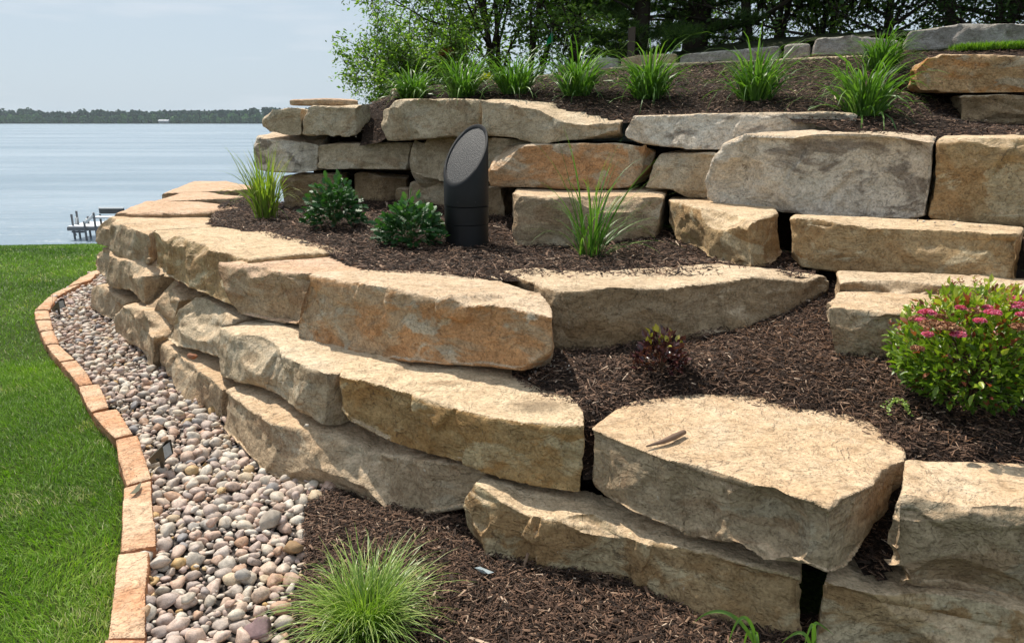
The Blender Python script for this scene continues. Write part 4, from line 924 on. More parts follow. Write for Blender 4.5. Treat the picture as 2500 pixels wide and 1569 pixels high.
# young plant at the lower edge: a few broad single blades
def curve_blade(parent, pts, w, mat, seedt=.5):
    pts = [np.array(q, float) for q in pts]; n = 14; P = []
    m = len(pts)-1
    for i in range(n+1):
        s = i/n; q = [x.copy() for x in pts]
        for lv in range(m):
            q = [q[j]*(1-s)+q[j+1]*s for j in range(len(q)-1)]
        P.append(q[0])
    V = []; F = []
    for i, q in enumerate(P):
        t = P[min(i+1, n)]-P[max(i-1, 0)]; t /= np.linalg.norm(t); sd_ = np.cross(t, [0, -.8, .6]); sd_ /= np.linalg.norm(sd_)
        ww = w*(1-(i/n)**2.5)*(.6+.4*min(1, i/4))+.0004; nn = np.cross(t, sd_)
        V += [q-sd_*ww/2, q+nn*ww*.18, q+sd_*ww/2]
        if i < n: F += [[3*i, 3*i+1, 3*i+4, 3*i+3], [3*i+1, 3*i+2, 3*i+5, 3*i+4]]
    part('blade', V, F, mat, parent, np.full(len(V), seedt)+np.linspace(0, .2, len(V)), True)
def fg_plant(label, u, v, Y, tips):
    b = at_y(u, v, Y); root = thing('young_grass', label, 'grass', (b[0], b[1], 0))
    b[2] = 0.0
    for (cu, cv, tu, tv, dy, w) in tips:
        c_ = at_y(cu, cv, Y+dy*.5); t_ = at_y(tu, tv, Y+dy)
        mid = b*.55+c_*.45; mid[2] = c_[2]
        curve_blade(root, [b, mid, c_, t_], w, M_LILY, .62)
fg_plant('bright green grass blades in front of the long brown block at the bottom edge', 1835, 1760, 1.95, [(1740, 1470, 1692, 1521, .05, .013), (1800, 1480, 1776, 1580, -.02, .012), (1835, 1530, 1862, 1600, -.05, .012), (1815, 1510, 1812, 1640, .05, .010)])
fg_plant('bright green grass blades in front of the dark gap at the bottom edge', 1965, 1780, 1.9, [(1975, 1500, 2035, 1548, .04, .012), (1955, 1525, 1905, 1572, .03, .012), (1985, 1500, 1962, 1580, -.02, .013)])

# leaf shapes
def leaf_tpl(fold=.25, wid=.42, curl=.12):
    V = np.array([[0, 0, 0], [.3, wid*.8, fold*wid*.8], [.62, wid*.85, fold*wid*.8-curl*.3], [1, 0, -curl], [.62, -wid*.85, fold*wid*.8-curl*.3], [.3, -wid*.8, fold*wid*.8], [.45, 0, 0]], float)
    V[:, 1] *= .5
    F = np.array([[0, 6, 1, 1], [6, 2, 1, 1], [6, 3, 2, 2], [6, 4, 3, 3], [6, 5, 4, 4], [6, 0, 5, 5]])
    return V, F[:, :3]
def lobed_tpl():
    pr = [(0, 0), (.22, .10), (.30, .30), (.42, .15), (.58, .34), (.66, .16), (.84, .20), (1, 0)]
    V = [(x, y, .12*y-.12*x*x) for x, y in pr]+[(x, -y, .12*y-.12*x*x) for x, y in pr[1:-1]]+[(.5, 0, -.05)]
    n = 8; c = len(V)-1; F = []
    up = list(range(n)); dn = [0]+list(range(n, n+6))+[7]
    for a, b in zip(up[:-1], up[1:]): F.append((c, b, a))
    for a, b in zip(dn[:-1], dn[1:]): F.append((c, a, b))
    return np.array(V), np.array(F)
def orient(N_, rng, flop=.4):
    """rotation matrices whose local x (leaf axis) leans outward along N_ and local z faces up/out"""
    n = len(N_); X = N_+rng.normal(0, flop, (n, 3)); X /= np.linalg.norm(X, axis=1)[:, None]
    U = np.array([0, 0, 1.0])+rng.normal(0, .45, (n, 3))+N_*.4
    Y = np.cross(U, X); Y /= np.linalg.norm(Y, axis=1)[:, None]+1e-9; Z = np.cross(X, Y)
    return np.stack([X, Y, Z], -1)
def dome_pts(n, rng, R, H, inner=.35, zlow=.0):
    d = rng.normal(size=(n, 3)); d[:, 2] = np.abs(d[:, 2])*1.0+zlow*rng.random(n); d /= np.linalg.norm(d, axis=1)[:, None]
    r = rng.uniform(inner, 1, n)**.5
    lump = 1+.16*vnoise(d*2.6+R*10, 3)+.1*vnoise(d*6, 9)
    return d*(r*lump)[:, None]*np.array([R, R, H]), d
def stems(root, p, R, H, n, rng, mat, rad=.003):
    V = []; F = []
    for k in range(n):
        a = rng.uniform(0, 6.28); rr = rng.uniform(.2, .8)*R; h = H*rng.uniform(.55, .9)
        tip = np.array(p)+[math.cos(a)*rr, math.sin(a)*rr, h]; mid = np.array(p)+[math.cos(a)*rr*.35, math.sin(a)*rr*.35, h*.55]
        v, f = tube_vf([p, mid, tip], [rad, rad*.8, rad*.4], 5, False); F += [tuple(i+len(V) for i in x) for x in f]; V += v
    part('stems', V, np.array(F), mat, root, None, True)['kind'] = 'stuff'
M_STEM = flat_mat('brown_stem', C(.10, .055, .03), .8); M_GSTEM = flat_mat('green_stem', C(.08, .12, .03), .7)
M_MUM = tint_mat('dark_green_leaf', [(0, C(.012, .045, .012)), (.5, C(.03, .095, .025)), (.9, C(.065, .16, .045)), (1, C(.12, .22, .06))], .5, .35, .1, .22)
def mum(u, v, R, H, label, seed, n=620):
    p = hit(u, v, ST, 4, 8); r_ = np.random.default_rng(seed); root = thing('perennial', label, 'plant', p)
    stems(root, p, R, H, 22, r_, M_GSTEM)
    q, d = dome_pts(n, r_, R, H, .25, .1); q[:, 2] += .02
    TV, TF = lobed_tpl(); s_ = r_.uniform(.04, .075, n)
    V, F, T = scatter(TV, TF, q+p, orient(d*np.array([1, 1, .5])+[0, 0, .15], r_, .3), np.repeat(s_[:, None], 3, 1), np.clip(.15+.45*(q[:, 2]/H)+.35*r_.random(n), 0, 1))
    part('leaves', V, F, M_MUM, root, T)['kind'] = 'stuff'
mum(818, 556, .205, .34, 'bushy dark green lobed-leaf perennial, the taller one nearer the lake', 31)
mum(1003, 598, .205, .27, 'low dark green lobed-leaf perennial just left of the black speaker', 32)
# dark purple-leaved shrub
M_PURP = tint_mat('purple_leaf', [(0, C(.018, .006, .010)), (.45, C(.085, .028, .034)), (.72, C(.17, .065, .055)), (.86, C(.30, .26, .05)), (1, C(.38, .34, .07))], .25, .6, .1, .18)
def purple():
    p = hit(1612, 905, SM, 2.4, 5); r_ = np.random.default_rng(41); root = thing('shrub', 'small purple-leaved shrub with a few olive tips in the middle mulch bed', 'shrub', p)
    stems(root, p, .09, .16, 14, r_, M_STEM, .0025)
    n = 330; q, d = dome_pts(n, r_, .108, .185, .3, .2); TV, TF = leaf_tpl(.35, .62, .1); s_ = r_.uniform(.026, .044, n)
    top = q[:, 2] > .12; t_ = r_.random(n)*.7; t_[top & (r_.random(n) < .38)] = r_.uniform(.85, 1, n)[top & (r_.random(n) < 2)][:(top & (r_.random(n) < 9)).sum()][0] if top.any() else .5
    V, F, T = scatter(TV, TF, q+p, orient(d+[0, 0, .4], r_, .35), np.repeat(s_[:, None], 3, 1), t_)
    part('leaves', V, F, M_PURP, root, T)['kind'] = 'stuff'
purple()
# flowering shrub
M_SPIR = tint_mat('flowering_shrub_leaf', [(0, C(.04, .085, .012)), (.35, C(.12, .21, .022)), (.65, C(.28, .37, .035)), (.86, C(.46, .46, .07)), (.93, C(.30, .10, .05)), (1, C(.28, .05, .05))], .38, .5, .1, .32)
M_PINK = tint_mat('pink_floret', [(0, C(.55, .05, .14)), (.5, C(.68, .12, .25)), (1, C(.78, .32, .45))], .6, .3, 0, .2)
M_SPENT = tint_mat('spent_floret', [(0, C(.26, .11, .06)), (.6, C(.40, .20, .11)), (1, C(.50, .30, .16))], .8, .2)
def spirea():
    p = hit(2358, 985, SM, 1.8, 4); r_ = np.random.default_rng(51); root = thing('flowering_shrub', 'rounded spirea-like shrub with pink and faded brown flower clusters at the right', 'shrub', p)
    R, H = .315, .435
    stems(root, p, R*.9, H, 60, r_, M_STEM, .003)
    n = 3900; q, d = dome_pts(n, r_, R, H*.93, .25, .05); q[:, 2] += .045; q[:, :2] *= (.62+.38*sstep(0, .2, q[:, 2]))[:, None]
    TV, TF = leaf_tpl(.3, .48, .12); s_ = r_.uniform(.024, .048, n)
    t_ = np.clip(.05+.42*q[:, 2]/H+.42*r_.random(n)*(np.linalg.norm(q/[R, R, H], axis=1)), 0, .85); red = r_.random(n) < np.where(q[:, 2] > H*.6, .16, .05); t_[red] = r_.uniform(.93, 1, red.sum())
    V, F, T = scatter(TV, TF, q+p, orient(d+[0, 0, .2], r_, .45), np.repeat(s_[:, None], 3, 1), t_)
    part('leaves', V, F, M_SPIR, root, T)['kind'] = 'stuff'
    # shoots standing proud
    pet = np.array([[-.5, -.5, 0], [.5, -.5, .15], [.5, .5, 0], [-.5, .5, .15]]); pf = np.array([[0, 1, 2, 3]])
    def cluster(u, v, Y, r, mat, nm, cnt, squash=.45):
        c = at_y(u, v, Y); m = cnt; dd = r_.normal(size=(m, 3)); dd[:, 2] = np.abs(dd[:, 2]); dd /= np.linalg.norm(dd, axis=1)[:, None]
        rr = r*(1+.3*vnoise(dd*5+u, 4)); qq = c+dd*np.c_[rr, rr, rr*squash]
        V, F, T = scatter(pet, pf, qq, orient(dd, r_, .7), np.repeat(r_.uniform(.005, .010, m)[:, None], 3, 1), r_.random(m))
        part(nm, V, F, mat, root, T)
    for u, v, Y, r in ((2263, 764, 2.52, .024), (2248, 782, 2.47, .014), (2346, 752, 2.5, .014), (2410, 751, 2.5, .014), (2425, 765, 2.46, .023), (2392, 784, 2.42, .017), (2340, 818, 2.37, .020), (2265, 817, 2.38, .014), (2478, 735, 2.6, .036), (2490, 748, 2.5, .03), (2500, 770, 2.45, .02), (2470, 728, 2.65, .03), (2560, 760, 2.5, .03)):
        cluster(u, v, Y, r, M_PINK, 'flower_cluster', int(120+r*6000))
    for u, v, Y, r in ((2243, 782, 2.50, .026), (2275, 795, 2.42, .035), (2310, 800, 2.40, .034), (2335, 806, 2.40, .022), (2378, 760, 2.5, .018), (2240, 852, 2.40, .018), (2490, 800, 2.42, .026), (2298, 775, 2.55, .02)):
        cluster(u, v, Y, r, M_SPENT, 'faded_flower_cluster', int(140+r*6500))
    for k in range(26):
        a = r_.uniform(0, 6.28); rr = r_.uniform(.1, .95)*R; z = H*math.sqrt(max(.05, 1-(rr/R)**2))*.95
        b = p+np.array([math.cos(a)*rr, math.sin(a)*rr, z]); m = 14
        hh = np.linspace(0, .07, m); qq = b+np.c_[math.cos(a)*hh*.5, math.sin(a)*hh*.5, hh]; an = np.arange(m)*2.4
        dd = np.c_[np.cos(an), np.sin(an), np.full(m, .7)]
        V, F, T = scatter(TV, TF, qq, orient(dd/1.2, r_, .15), np.repeat(r_.uniform(.02, .036, m)[:, None]*np.linspace(1, .5, m)[:, None], 3, 1), np.where(hh > .045, r_.uniform(.86, 1, m), r_.uniform(.5, .8, m)))
        part('shoot', V, F, M_SPIR, root, T)
spirea()
def weed():
    p = hit(2215, 1018, SM, 2, 4); r_ = np.random.default_rng(61); root = thing('weed', 'pale creeping sprig curling on the mulch left of the flowering shrub', 'plant', p)
    for k in range(4):
        a = r_.uniform(-.5, 3.6); L_ = r_.uniform(.05, .10); m = 14; s = np.linspace(0, 1, m)
        path = p+np.c_[np.cos(a+s*1.6)*L_*s, np.sin(a+s*1.6)*L_*s, .02+.035*np.sin(s*3)]
        v, f = tube_vf(path, .0012, 4, False); part('stem', v, np.array(f), M_GSTEM, root)
        dd = r_.normal(size=(m*3, 3))*.8; dd[:, 2] = np.abs(dd[:, 2]); TV, TF = leaf_tpl(.2, .6)
        V, F, T = scatter(TV, TF, np.repeat(path, 3, 0), orient(dd, r_, .2), np.full((m*3, 3), .011), r_.uniform(.3, .9, m*3)); part('leaves', V, F, M_SEDGE, root, T)
weed()

# ------------------------------------------------------------------ outdoor speaker
M_BLK = NT('black_plastic'); _tc = M_BLK.n('ShaderNodeTexCoord'); _n = M_BLK.noise(_tc.outputs['Object'], 420, 3, .6); _n2 = M_BLK.noise(_tc.outputs['Object'], 9, 4, .6)
M_BLK.bsdf(M_BLK.ramp(_n2, [(.3, C(.006, .006, .007)), (.7, C(.011, .011, .012))]), M_BLK.ramp(_n2, [(.3, .42), (.7, .55)]), .3, M_BLK.bump(_n, .25, .0008)); M_BLK = M_BLK.m
M_GRL = NT('perforated_grille'); _tc = M_GRL.n('ShaderNodeTexCoord'); _v = M_GRL.n('ShaderNodeTexVoronoi'); _v.inputs['Scale'].default_value = 190; M_GRL.l(_tc.outputs['Object'], _v.inputs['Vector'])
_g = M_GRL.ramp(_v.outputs['Distance'], [(.25, C(.008, .008, .009)), (.42, C(.034, .035, .038))]); _w = M_GRL.n('ShaderNodeTexVoronoi'); _w.inputs['Scale'].default_value = 60; M_GRL.l(_tc.outputs['Object'], _w.inputs['Vector'])
M_GRL.bsdf(M_GRL.mix(M_GRL.ramp(_w.outputs['Distance'], [(.07, 1), (.10, 0)]), _g, C(.16, .165, .17)), .5, .3, M_GRL.bump(_v.outputs['Distance'], .8, .002)); M_GRL = M_GRL.m
def speaker():
    base = hit(1140, 596, ST, 4, 7); base[1] = 4.93; base[2] = float(ST(base[0], 4.93))-.01
    root = thing('garden_speaker', 'black cylindrical outdoor loudspeaker with slanted grille top standing on the terrace', 'speaker', base)
    R = .1475; n = 72; kx, ky = .70, 1.12           # slope of the cut
    zc = .592
    def ztop(x, y): return zc+kx*x+ky*y
    def ring(r, zf, k=n): return [(base[0]+r*math.cos(a), base[1]+r*math.sin(a), base[2]+zf(r*math.cos(a), r*math.sin(a))) for a in [2*math.pi*i/k for i in range(k)]]
    def wall(nm, rings, caps=(0, 0)):
        V = [q for rg in rings for q in rg]; F = []
        for j in range(len(rings)-1):
            for i in range(n): i2 = (i+1) % n; F.append((j*n+i, j*n+i2, (j+1)*n+i2, (j+1)*n+i))
        if caps[0]: F.append(tuple(range(n-1, -1, -1)))
        if caps[1]: F.append(tuple((len(rings)-1)*n+i for i in range(n)))
        o = solid(nm, V, F, M_BLK if nm != 'grille' else M_GRL, root, True)
        o.data.set_sharp_from_angle(angle=math.radians(35)); return o
    c = lambda z: (lambda x, y: z)
    wall('base_section', [ring(R-.003, c(0)), ring(R-.003, c(.145)), ring(R-.006, c(.148))], (1, 0))
    wall('middle_section', [ring(R-.007, c(.148)), ring(R-.001, c(.151)), ring(R-.001, c(.262)), ring(R-.006, c(.265))])
    wall('housing', [ring(R-.006, c(.265)), ring(R, c(.269)), ring(R, lambda x, y: ztop(x, y)-.006), ring(R-.002, lambda x, y: ztop(x, y))])
    wall('rim', [ring(R-.002, lambda x, y: ztop(x, y)), ring(R-.004, lambda x, y: ztop(x, y)+.004), ring(R-.015, lambda x, y: ztop(x, y)+.004), ring(R-.018, lambda x, y: ztop(x, y)-.006)])
    wall('grille', [ring(R-.018, lambda x, y: ztop(x, y)-.006), ring(R-.05, lambda x, y: ztop(x, y)-.003), ring(.03, lambda x, y: ztop(x, y)-.001)], (0, 1))
    for a, z in ((-1.9, .30), (-1.1, .30)):
        q = base+np.array([R*math.cos(a), R*math.sin(a), z]); v, f = tube_vf([q-np.array([math.cos(a), math.sin(a), 0])*.004, q+np.array([math.cos(a), math.sin(a), 0])*.002], .004, 10); solid('screw', v, f, M_GRL, root)
speaker()

# ------------------------------------------------------------------ spot lights in the river stones
M_BRZ = flat_mat('dark_bronze', C(.085, .075, .055), .45, .5, .4); M_LENS = flat_mat('frosted_lens', C(.42, .47, .50), .2, .6)
def spot(u, v, z, s, rz, label):
    p = at_z(u, v, z); root = thing('spot_light', label, 'lamp', (p[0], p[1], z-.01))
    T = np.array(Matrix.Rotation(rz, 3, 'Z') @ Matrix.Rotation(-.55, 3, 'Y'))
    o = p+np.array([0, 0, .085*s])
    w = .036*s; L_ = .11*s; hh = .05*s
    # hooded box: back small, mouth large, sloping roof
    V = [(-L_*.5, -w*.6, -hh*.25), (-L_*.5, w*.6, -hh*.25), (-L_*.5, w*.6, hh*.25), (-L_*.5, -w*.6, hh*.25),
         (L_*.30, -w, -hh*.55), (L_*.30, w, -hh*.55), (L_*.62, w, hh*.72), (L_*.62, -w, hh*.72), (L_*.66, 0, hh*.95), (-L_*.45, 0, hh*.42)]
    F = [(0, 3, 9, 2, 1), (0, 1, 5, 4), (0, 4, 7, 3), (1, 2, 6, 5), (3, 7, 8, 9), (9, 8, 6, 2)]
    V = [o+T@np.array(q) for q in V]
    b = solid('housing', V, F, M_BRZ, root)
    LV = [(L_*.26, -w*.9, -hh*.5), (L_*.26, w*.9, -hh*.5), (L_*.5, w*.9, hh*.6), (L_*.5, -w*.9, hh*.6)]
    solid('lens', [o+T@np.array(q) for q in LV], [(0, 1, 2, 3)], M_LENS, root)
    v_, f_ = tube_vf([p-np.array([0, 0, .03]), p+np.array([0, 0, .03*s]), o-T@np.array([L_*.1, 0, hh*.3])], [.009*s, .009*s, .011*s], 10); solid('stake', v_, f_, M_BRZ, root)
    v_, f_ = tube_vf([o+T@np.array([-L_*.1, -w*1.1, -hh*.2]), o+T@np.array([-L_*.1, w*1.1, -hh*.2])], .008*s, 10); solid('pivot', v_, f_, M_BRZ, root)
spot(398, 1150, -.02, 1.0, -.12, 'bronze landscape spot light among the river stones beside the near edging')
spot(146, 772, -.05, 1.0, -.12, 'dark spot light at the far bend of the river stones')
def wire(pts, label, r=.0012):
    v, f = tube_vf(pts, r, 5); o = solid('marker_wire', [np.array(q) for q in v], f, flat_mat('dull_wire', C(.12, .10, .09), .5, .4, .5)); tag(o, label, 'wire')
wire([at_y(340, 1030, 3.85), at_y(352, 1070, 3.6), at_y(372, 1120, 3.4), at_z(386, 1160, -.02)], 'thin dark wire leaning beside the near spot light')
wire([at_y(128, 716, 6.1), at_z(128, 752, -.04)], 'thin upright wire beside the far spot light')

# ------------------------------------------------------------------ small things lying about
def leaf_thing():
    P4 = [(345, 1176), (335, 1184), (328, 1194), (316, 1204), (330, 1203), (340, 1196), (344, 1184)]
    V = [at_z(u, v, .048)+np.array([0, 0, random.uniform(-.001, .002)]) for u, v in P4]; V += [q-np.array([0, 0, .0012]) for q in V]
    n = len(P4); F = [tuple(range(n)), tuple(range(2*n-1, n-1, -1))]+[(i, i+n, (i+1) % n+n, (i+1) % n) for i in range(n)]
    o = solid('fallen_leaf', V, F, flat_mat('dull_olive_leaf', C(.12, .115, .07), .8)); tag(o, 'dull grey-green leaf lying on an orange edging stone', 'leaf')
leaf_thing()
def scrap():
    V = [at_z(u, v, z) for u, v, z in ((1158, 1385, .012), (1172, 1382, .03), (1186, 1388, .016), (1206, 1396, .012), (1192, 1400, .02), (1176, 1398, .006))]
    V.append(at_z(1180, 1391, .03)); F = [(6, i, (i+1) % 6) for i in range(6)]
    tag(solid('litter_scrap', V, F, flat_mat('pale_blue_film', C(.45, .52, .54), .3)), 'crumpled pale scrap of film on the mulch under the long brown block', 'litter')
scrap()
def twig():
    M = flat_mat('brown_wood', C(.20, .125, .085), .8)
    a = [at_z(1578, 1089, .494), at_z(1620, 1077, .500), at_z(1645, 1066, .503), at_z(1671, 1054, .500)]
    v, f = tube_vf(a, [.003, .009, .012, .009], 9); tag(solid('twig', v, f, M, None, True), 'short thick twig lying on the biggest block', 'twig')
twig()
def post():
    M = flat_mat('weathered_wood', C(.085, .062, .045), .9)
    b = at_y(1539, 160, 10.4); t_ = at_y(1539, 62, 10.4)
    V, F = box_vf((b[0], b[1], (b[2]+t_[2])/2-.15), (.088, .088, t_[2]-b[2]+.25)); o = solid('post', V, F, M, None, bevel=.006)
    v2, f2 = box_vf((b[0], b[1], t_[2]+.004), (.07, .07, .02))
    tag(o, 'square wooden post standing in front of the dark pine', 'post')
post()
def flag():
    root = thing('flag', 'small dark green pennant on a thin pole among the trees', 'flag', at_y(1336, 190, 9.9))
    M = tint_mat('green_cloth', [(0, C(.015, .30, .13)), (1, C(.015, .30, .13))], .8, .2, 0, .5); G = flat_mat('pole', C(.14, .14, .12), .5)
    v, f = tube_vf([at_y(1350, 195, 9.9), at_y(1347, 70, 9.9)], .006, 6); solid('pole', v, f, G, root)
    pts = [(1347, 74), (1343, 88), (1335, 98), (1333, 113), (1342, 106), (1350, 102), (1350, 86)]
    V = [at_y(u, w, 9.9+.02*math.sin(i*2)) for i, (u, w) in enumerate(pts)]; V += [q+np.array([0, .006, 0]) for q in V]; n = len(pts)
    F = [tuple(range(n)), tuple(range(2*n-1, n-1, -1))]+[(i, i+n, (i+1) % n+n, (i+1) % n) for i in range(n)]
    solid('cloth', V, F, M, root)
flag()

# ------------------------------------------------------------------ dock
def dock():
    Y = 27.0; b = at_y(200, 560, Y)
    root = thing('boat_dock', 'white and grey dock with rails and bench at the lake edge', 'dock', (b[0], Y, -2.6))
    G = flat_mat('galvanised_metal', C(.17, .17, .18), .5, .4, .3); Wm = flat_mat('white_deck', C(.74, .74, .74), .6); D = flat_mat('dark_backrest', C(.06, .065, .07), .6)
    def bar(nm, a, c, r, mat): v, f = tube_vf([a, c], r, 8); return solid(nm, v, f, mat, root)
    x0 = at_y(174, 550, Y)[0]; x1 = at_y(300, 550, Y)[0]; zd = at_y(200, 553, Y)[2]
    V, F = box_vf(((x0+x1)/2, Y+.4, zd), (x1-x0, 1.3, .09)); solid('deck', V, F, Wm, root)
    V, F = box_vf(((x0+x1)/2, Y-.27, zd-.05), (x1-x0, .05, .12)); solid('deck_frame', V, F, G, root)
    for u, top, dy in ((174, 523, 0), (186, 515, .3), (205, 540, -.3), (214, 528, .5), (228, 519, -.25), (290, 530, 0)):
        a = at_y(u, top, Y+dy); bar('post', a, np.array([a[0], a[1], -3.4]), .038, G)
    bar('railing', at_y(208, 544, Y-.3), at_y(228, 526, Y-.25), .05, Wm); bar('railing', at_y(187, 530, Y+.3), at_y(187, 552, Y+.3), .06, Wm)
    bar('railing', at_y(212, 548, Y+.5), at_y(212, 534, Y+.5), .05, Wm)
    bar('brace', at_y(175, 556, Y-.2), at_y(186, 575, Y-.2), .03, G); bar('brace', at_y(176, 566, Y-.2), at_y(206, 566, Y-.2), .035, G)
    a = at_y(231, 512, Y); c = at_y(292, 511, Y); m = (a+c)/2
    V, F = box_vf((m[0], Y+.3, m[2]-.09), (c[0]-a[0], .06, .19)); solid('bench_back', V, F, D, root)
    V, F = box_vf((m[0], Y+.29, m[2]+.02), (c[0]-a[0], .09, .04)); solid('bench_trim', V, F, Wm, root)
    V, F = box_vf((m[0], Y, at_y(231, 530, Y)[2]), (c[0]-a[0], .45, .06)); solid('bench_seat', V, F, Wm, root)
    bar('bench_leg', at_y(244, 524, Y+.2), at_y(248, 552, Y), .035, D)
dock()

# ------------------------------------------------------------------ far shore
def far_shore():
    t = NT('far_hills'); g = t.n('ShaderNodeNewGeometry'); n = t.noise(g.outputs['Position'], .05, 5, .7)
    t.bsdf(t.ramp(n, [(.3, C(.02, .035, .015)), (.7, C(.05, .07, .03))]), 1, 0)
    V = []; xs = np.linspace(-1600, 1600, 60)
    for x in xs: V += [(x, 1000, -4), (x, 1012, -1.5), (x, 1300, 3), (x, 2600, 4)]
    F = [(4*i+j, 4*i+4+j, 4*i+5+j, 4*i+1+j) for i in range(59) for j in range(3)]
    solid('far_shore', V, F, t.m)['kind'] = 'structure'
    r_ = np.random.default_rng(71)
    m = tint_mat('far_foliage', [(0, C(.018, .055, .034)), (.5, C(.035, .085, .045)), (.85, C(.08, .17, .055)), (1, C(.15, .27, .08))], .9, .1)
    # crowns: clustered leafy faces
    nt = 1500; x = np.r_[r_.uniform(-1100, 250, nt)]; y = 1016+r_.exponential(40, nt); h = 15+4.0*fbm(np.c_[x*.008, 0*x, 0*x], 4, 4)+r_.normal(0, 2.0, nt)+1.5*np.exp(-((x+270)/70)**2)
    low = r_.random(nt) < .35; y[low] = 1008+r_.uniform(0, 8, low.sum()); h[low] *= r_.uniform(.35, .75, low.sum())
    w = h*r_.uniform(.22, .42, nt); k = 60
    d = r_.normal(size=(nt, k, 3)); d /= np.linalg.norm(d, axis=2)[..., None]; d *= r_.uniform(.6, 1, (nt, k, 1))
    pos = np.stack([x[:, None]+d[..., 0]*w[:, None], y[:, None]+d[..., 1]*w[:, None], -1.5+h[:, None]*.55+d[..., 2]*h[:, None]*.45], -1).reshape(-1, 3)
    tv = np.array([[-.5, -.4, 0], [.5, -.5, .1], [.55, .45, -.1], [-.45, .5, 0]]); tf = np.array([[0, 1, 2, 3]])
    n2 = len(pos); light = np.where(low, r_.uniform(.5, 1, nt), r_.uniform(.0, .45, nt))
    A, B, T = scatter(tv, tf, pos, rots(r_.uniform(0, 6.28, n2), r_.normal(0, .8, n2), r_.normal(0, .8, n2)), np.repeat(r_.uniform(2.2, 4.5, n2)[:, None], 3, 1), np.clip(np.repeat(light, k)+r_.normal(0, .1, n2), 0, 1))
    o = link('far_woods', npmesh('far_woods', A, B, m, T)); o['kind'] = 'stuff'
    bm_ = flat_mat('far_white_roof', C(.5, .52, .55), .7)
    for u, lab in ((395, 'tiny white-roofed house on the far shore, left one'), (407, 'tiny white-roofed house on the far shore, right one')):
        a = at_y(u, 299, 1004); rt = thing('house', lab, 'house', (a[0], 1004, -2))
        V, F = box_vf((a[0], 1004, -.2), (6, 5, 2.6)); solid('wall', V, F, flat_mat('far_wall', C(.3, .3, .3)), rt)
        xa, ya = a[0], 1004
        V = [(xa-3.5, ya-3, 1.1), (xa+3.5, ya-3, 1.1), (xa+3.5, ya+3, 1.1), (xa-3.5, ya+3, 1.1), (xa-3.5, ya, 2.5), (xa+3.5, ya, 2.5)]
        solid('roof', V, [(0, 1, 5, 4), (2, 3, 4, 5), (0, 4, 3), (1, 2, 5), (0, 3, 2, 1)], bm_, rt)
far_shore()
def haze():
    m = bpy.data.materials.new('lake_haze'); m.use_nodes = True; t = m.node_tree; t.nodes.clear()
    o_ = t.nodes.new('ShaderNodeOutputMaterial'); v = t.nodes.new('ShaderNodeVolumePrincipled')
    v.inputs['Color'].default_value = (.78, .90, 1, 1); v.inputs['Density'].default_value = .00014; v.inputs['Anisotropy'].default_value = .2
    t.links.new(v.outputs[0], o_.inputs['Volume'])
    V, F = box_vf((0, 650, 9.5), (4000, 4100, 31)); solid('haze', V, F, m)['kind'] = 'stuff'
haze()

# ------------------------------------------------------------------ trees and shrubs on the hill
M_BARK = flat_mat('dark_bark', C(.055, .042, .032), .95, .1); M_BARK2 = flat_mat('grey_bark', C(.085, .07, .055), .95, .1)
M_LF1 = tint_mat('light_leaf', [(0, C(.05, .10, .016)), (.5, C(.12, .21, .035)), (1, C(.25, .35, .07))], .5, .35, 0, .5)
M_LF2 = tint_mat('dark_leaf', [(0, C(.035, .08, .016)), (.5, C(.10, .18, .035)), (1, C(.24, .34, .06))], .5, .35, 0, .42)
M_CED = tint_mat('cedar_foliage', [(0, C(.022, .045, .014)), (.6, C(.05, .09, .024)), (1, C(.09, .14, .036))], .7, .2, 0, .35)
M_PIN = tint_mat('pine_needles', [(0, C(.035, .075, .024)), (.5, C(.08, .15, .04)), (1, C(.20, .29, .07))], .55, .3, 0, .4)
M_YEL = tint_mat('yellow_leaf', [(0, C(.35, .33, .02)), (1, C(.62, .56, .04))], .5, .3, 0, .4)
M_RUS = tint_mat('rusty_leaf', [(0, C(.16, .05, .025)), (.6, C(.26, .10, .045)), (1, C(.20, .22, .05))], .6, .2, 0, .3)
LEAF4 = (np.array([[0, 0, 0], [.5, .28, .06], [1, 0, -.05], [.5, -.28, .06]]), np.array([[0, 3, 2, 1]]))
def branch_paths(p, d, L_, r, lvl, rng, out, tips, bend=.25, kids=(4, 4, 4), up=.1):
    n = 6; pts = [p]; q = p.copy(); dd = d/np.linalg.norm(d)
    for i in range(n):
        dd = dd+rng.normal(0, bend, 3)*.5+np.array([0, 0, up*.3]); dd /= np.linalg.norm(dd); q = q+dd*L_/n; pts.append(q.copy())
    out.append((pts, np.linspace(r, r*.45, n+1), lvl))
    if lvl >= len(kids): tips.append(pts); return
    for k in range(kids[lvl]):
        f = rng.uniform(.25, 1) if lvl else rng.uniform(.07, 1); i = f*n; j = min(int(i), n-1); b = pts[j]+(pts[j+1]-pts[j])*(i-j)
        nd = dd*.6+rng.normal(0, .75, 3); nd[2] += up
        branch_paths(b, nd, L_*rng.uniform(.45, .68), r*.5*(1-.35*f), lvl+1, rng, out, tips, bend, kids, up)
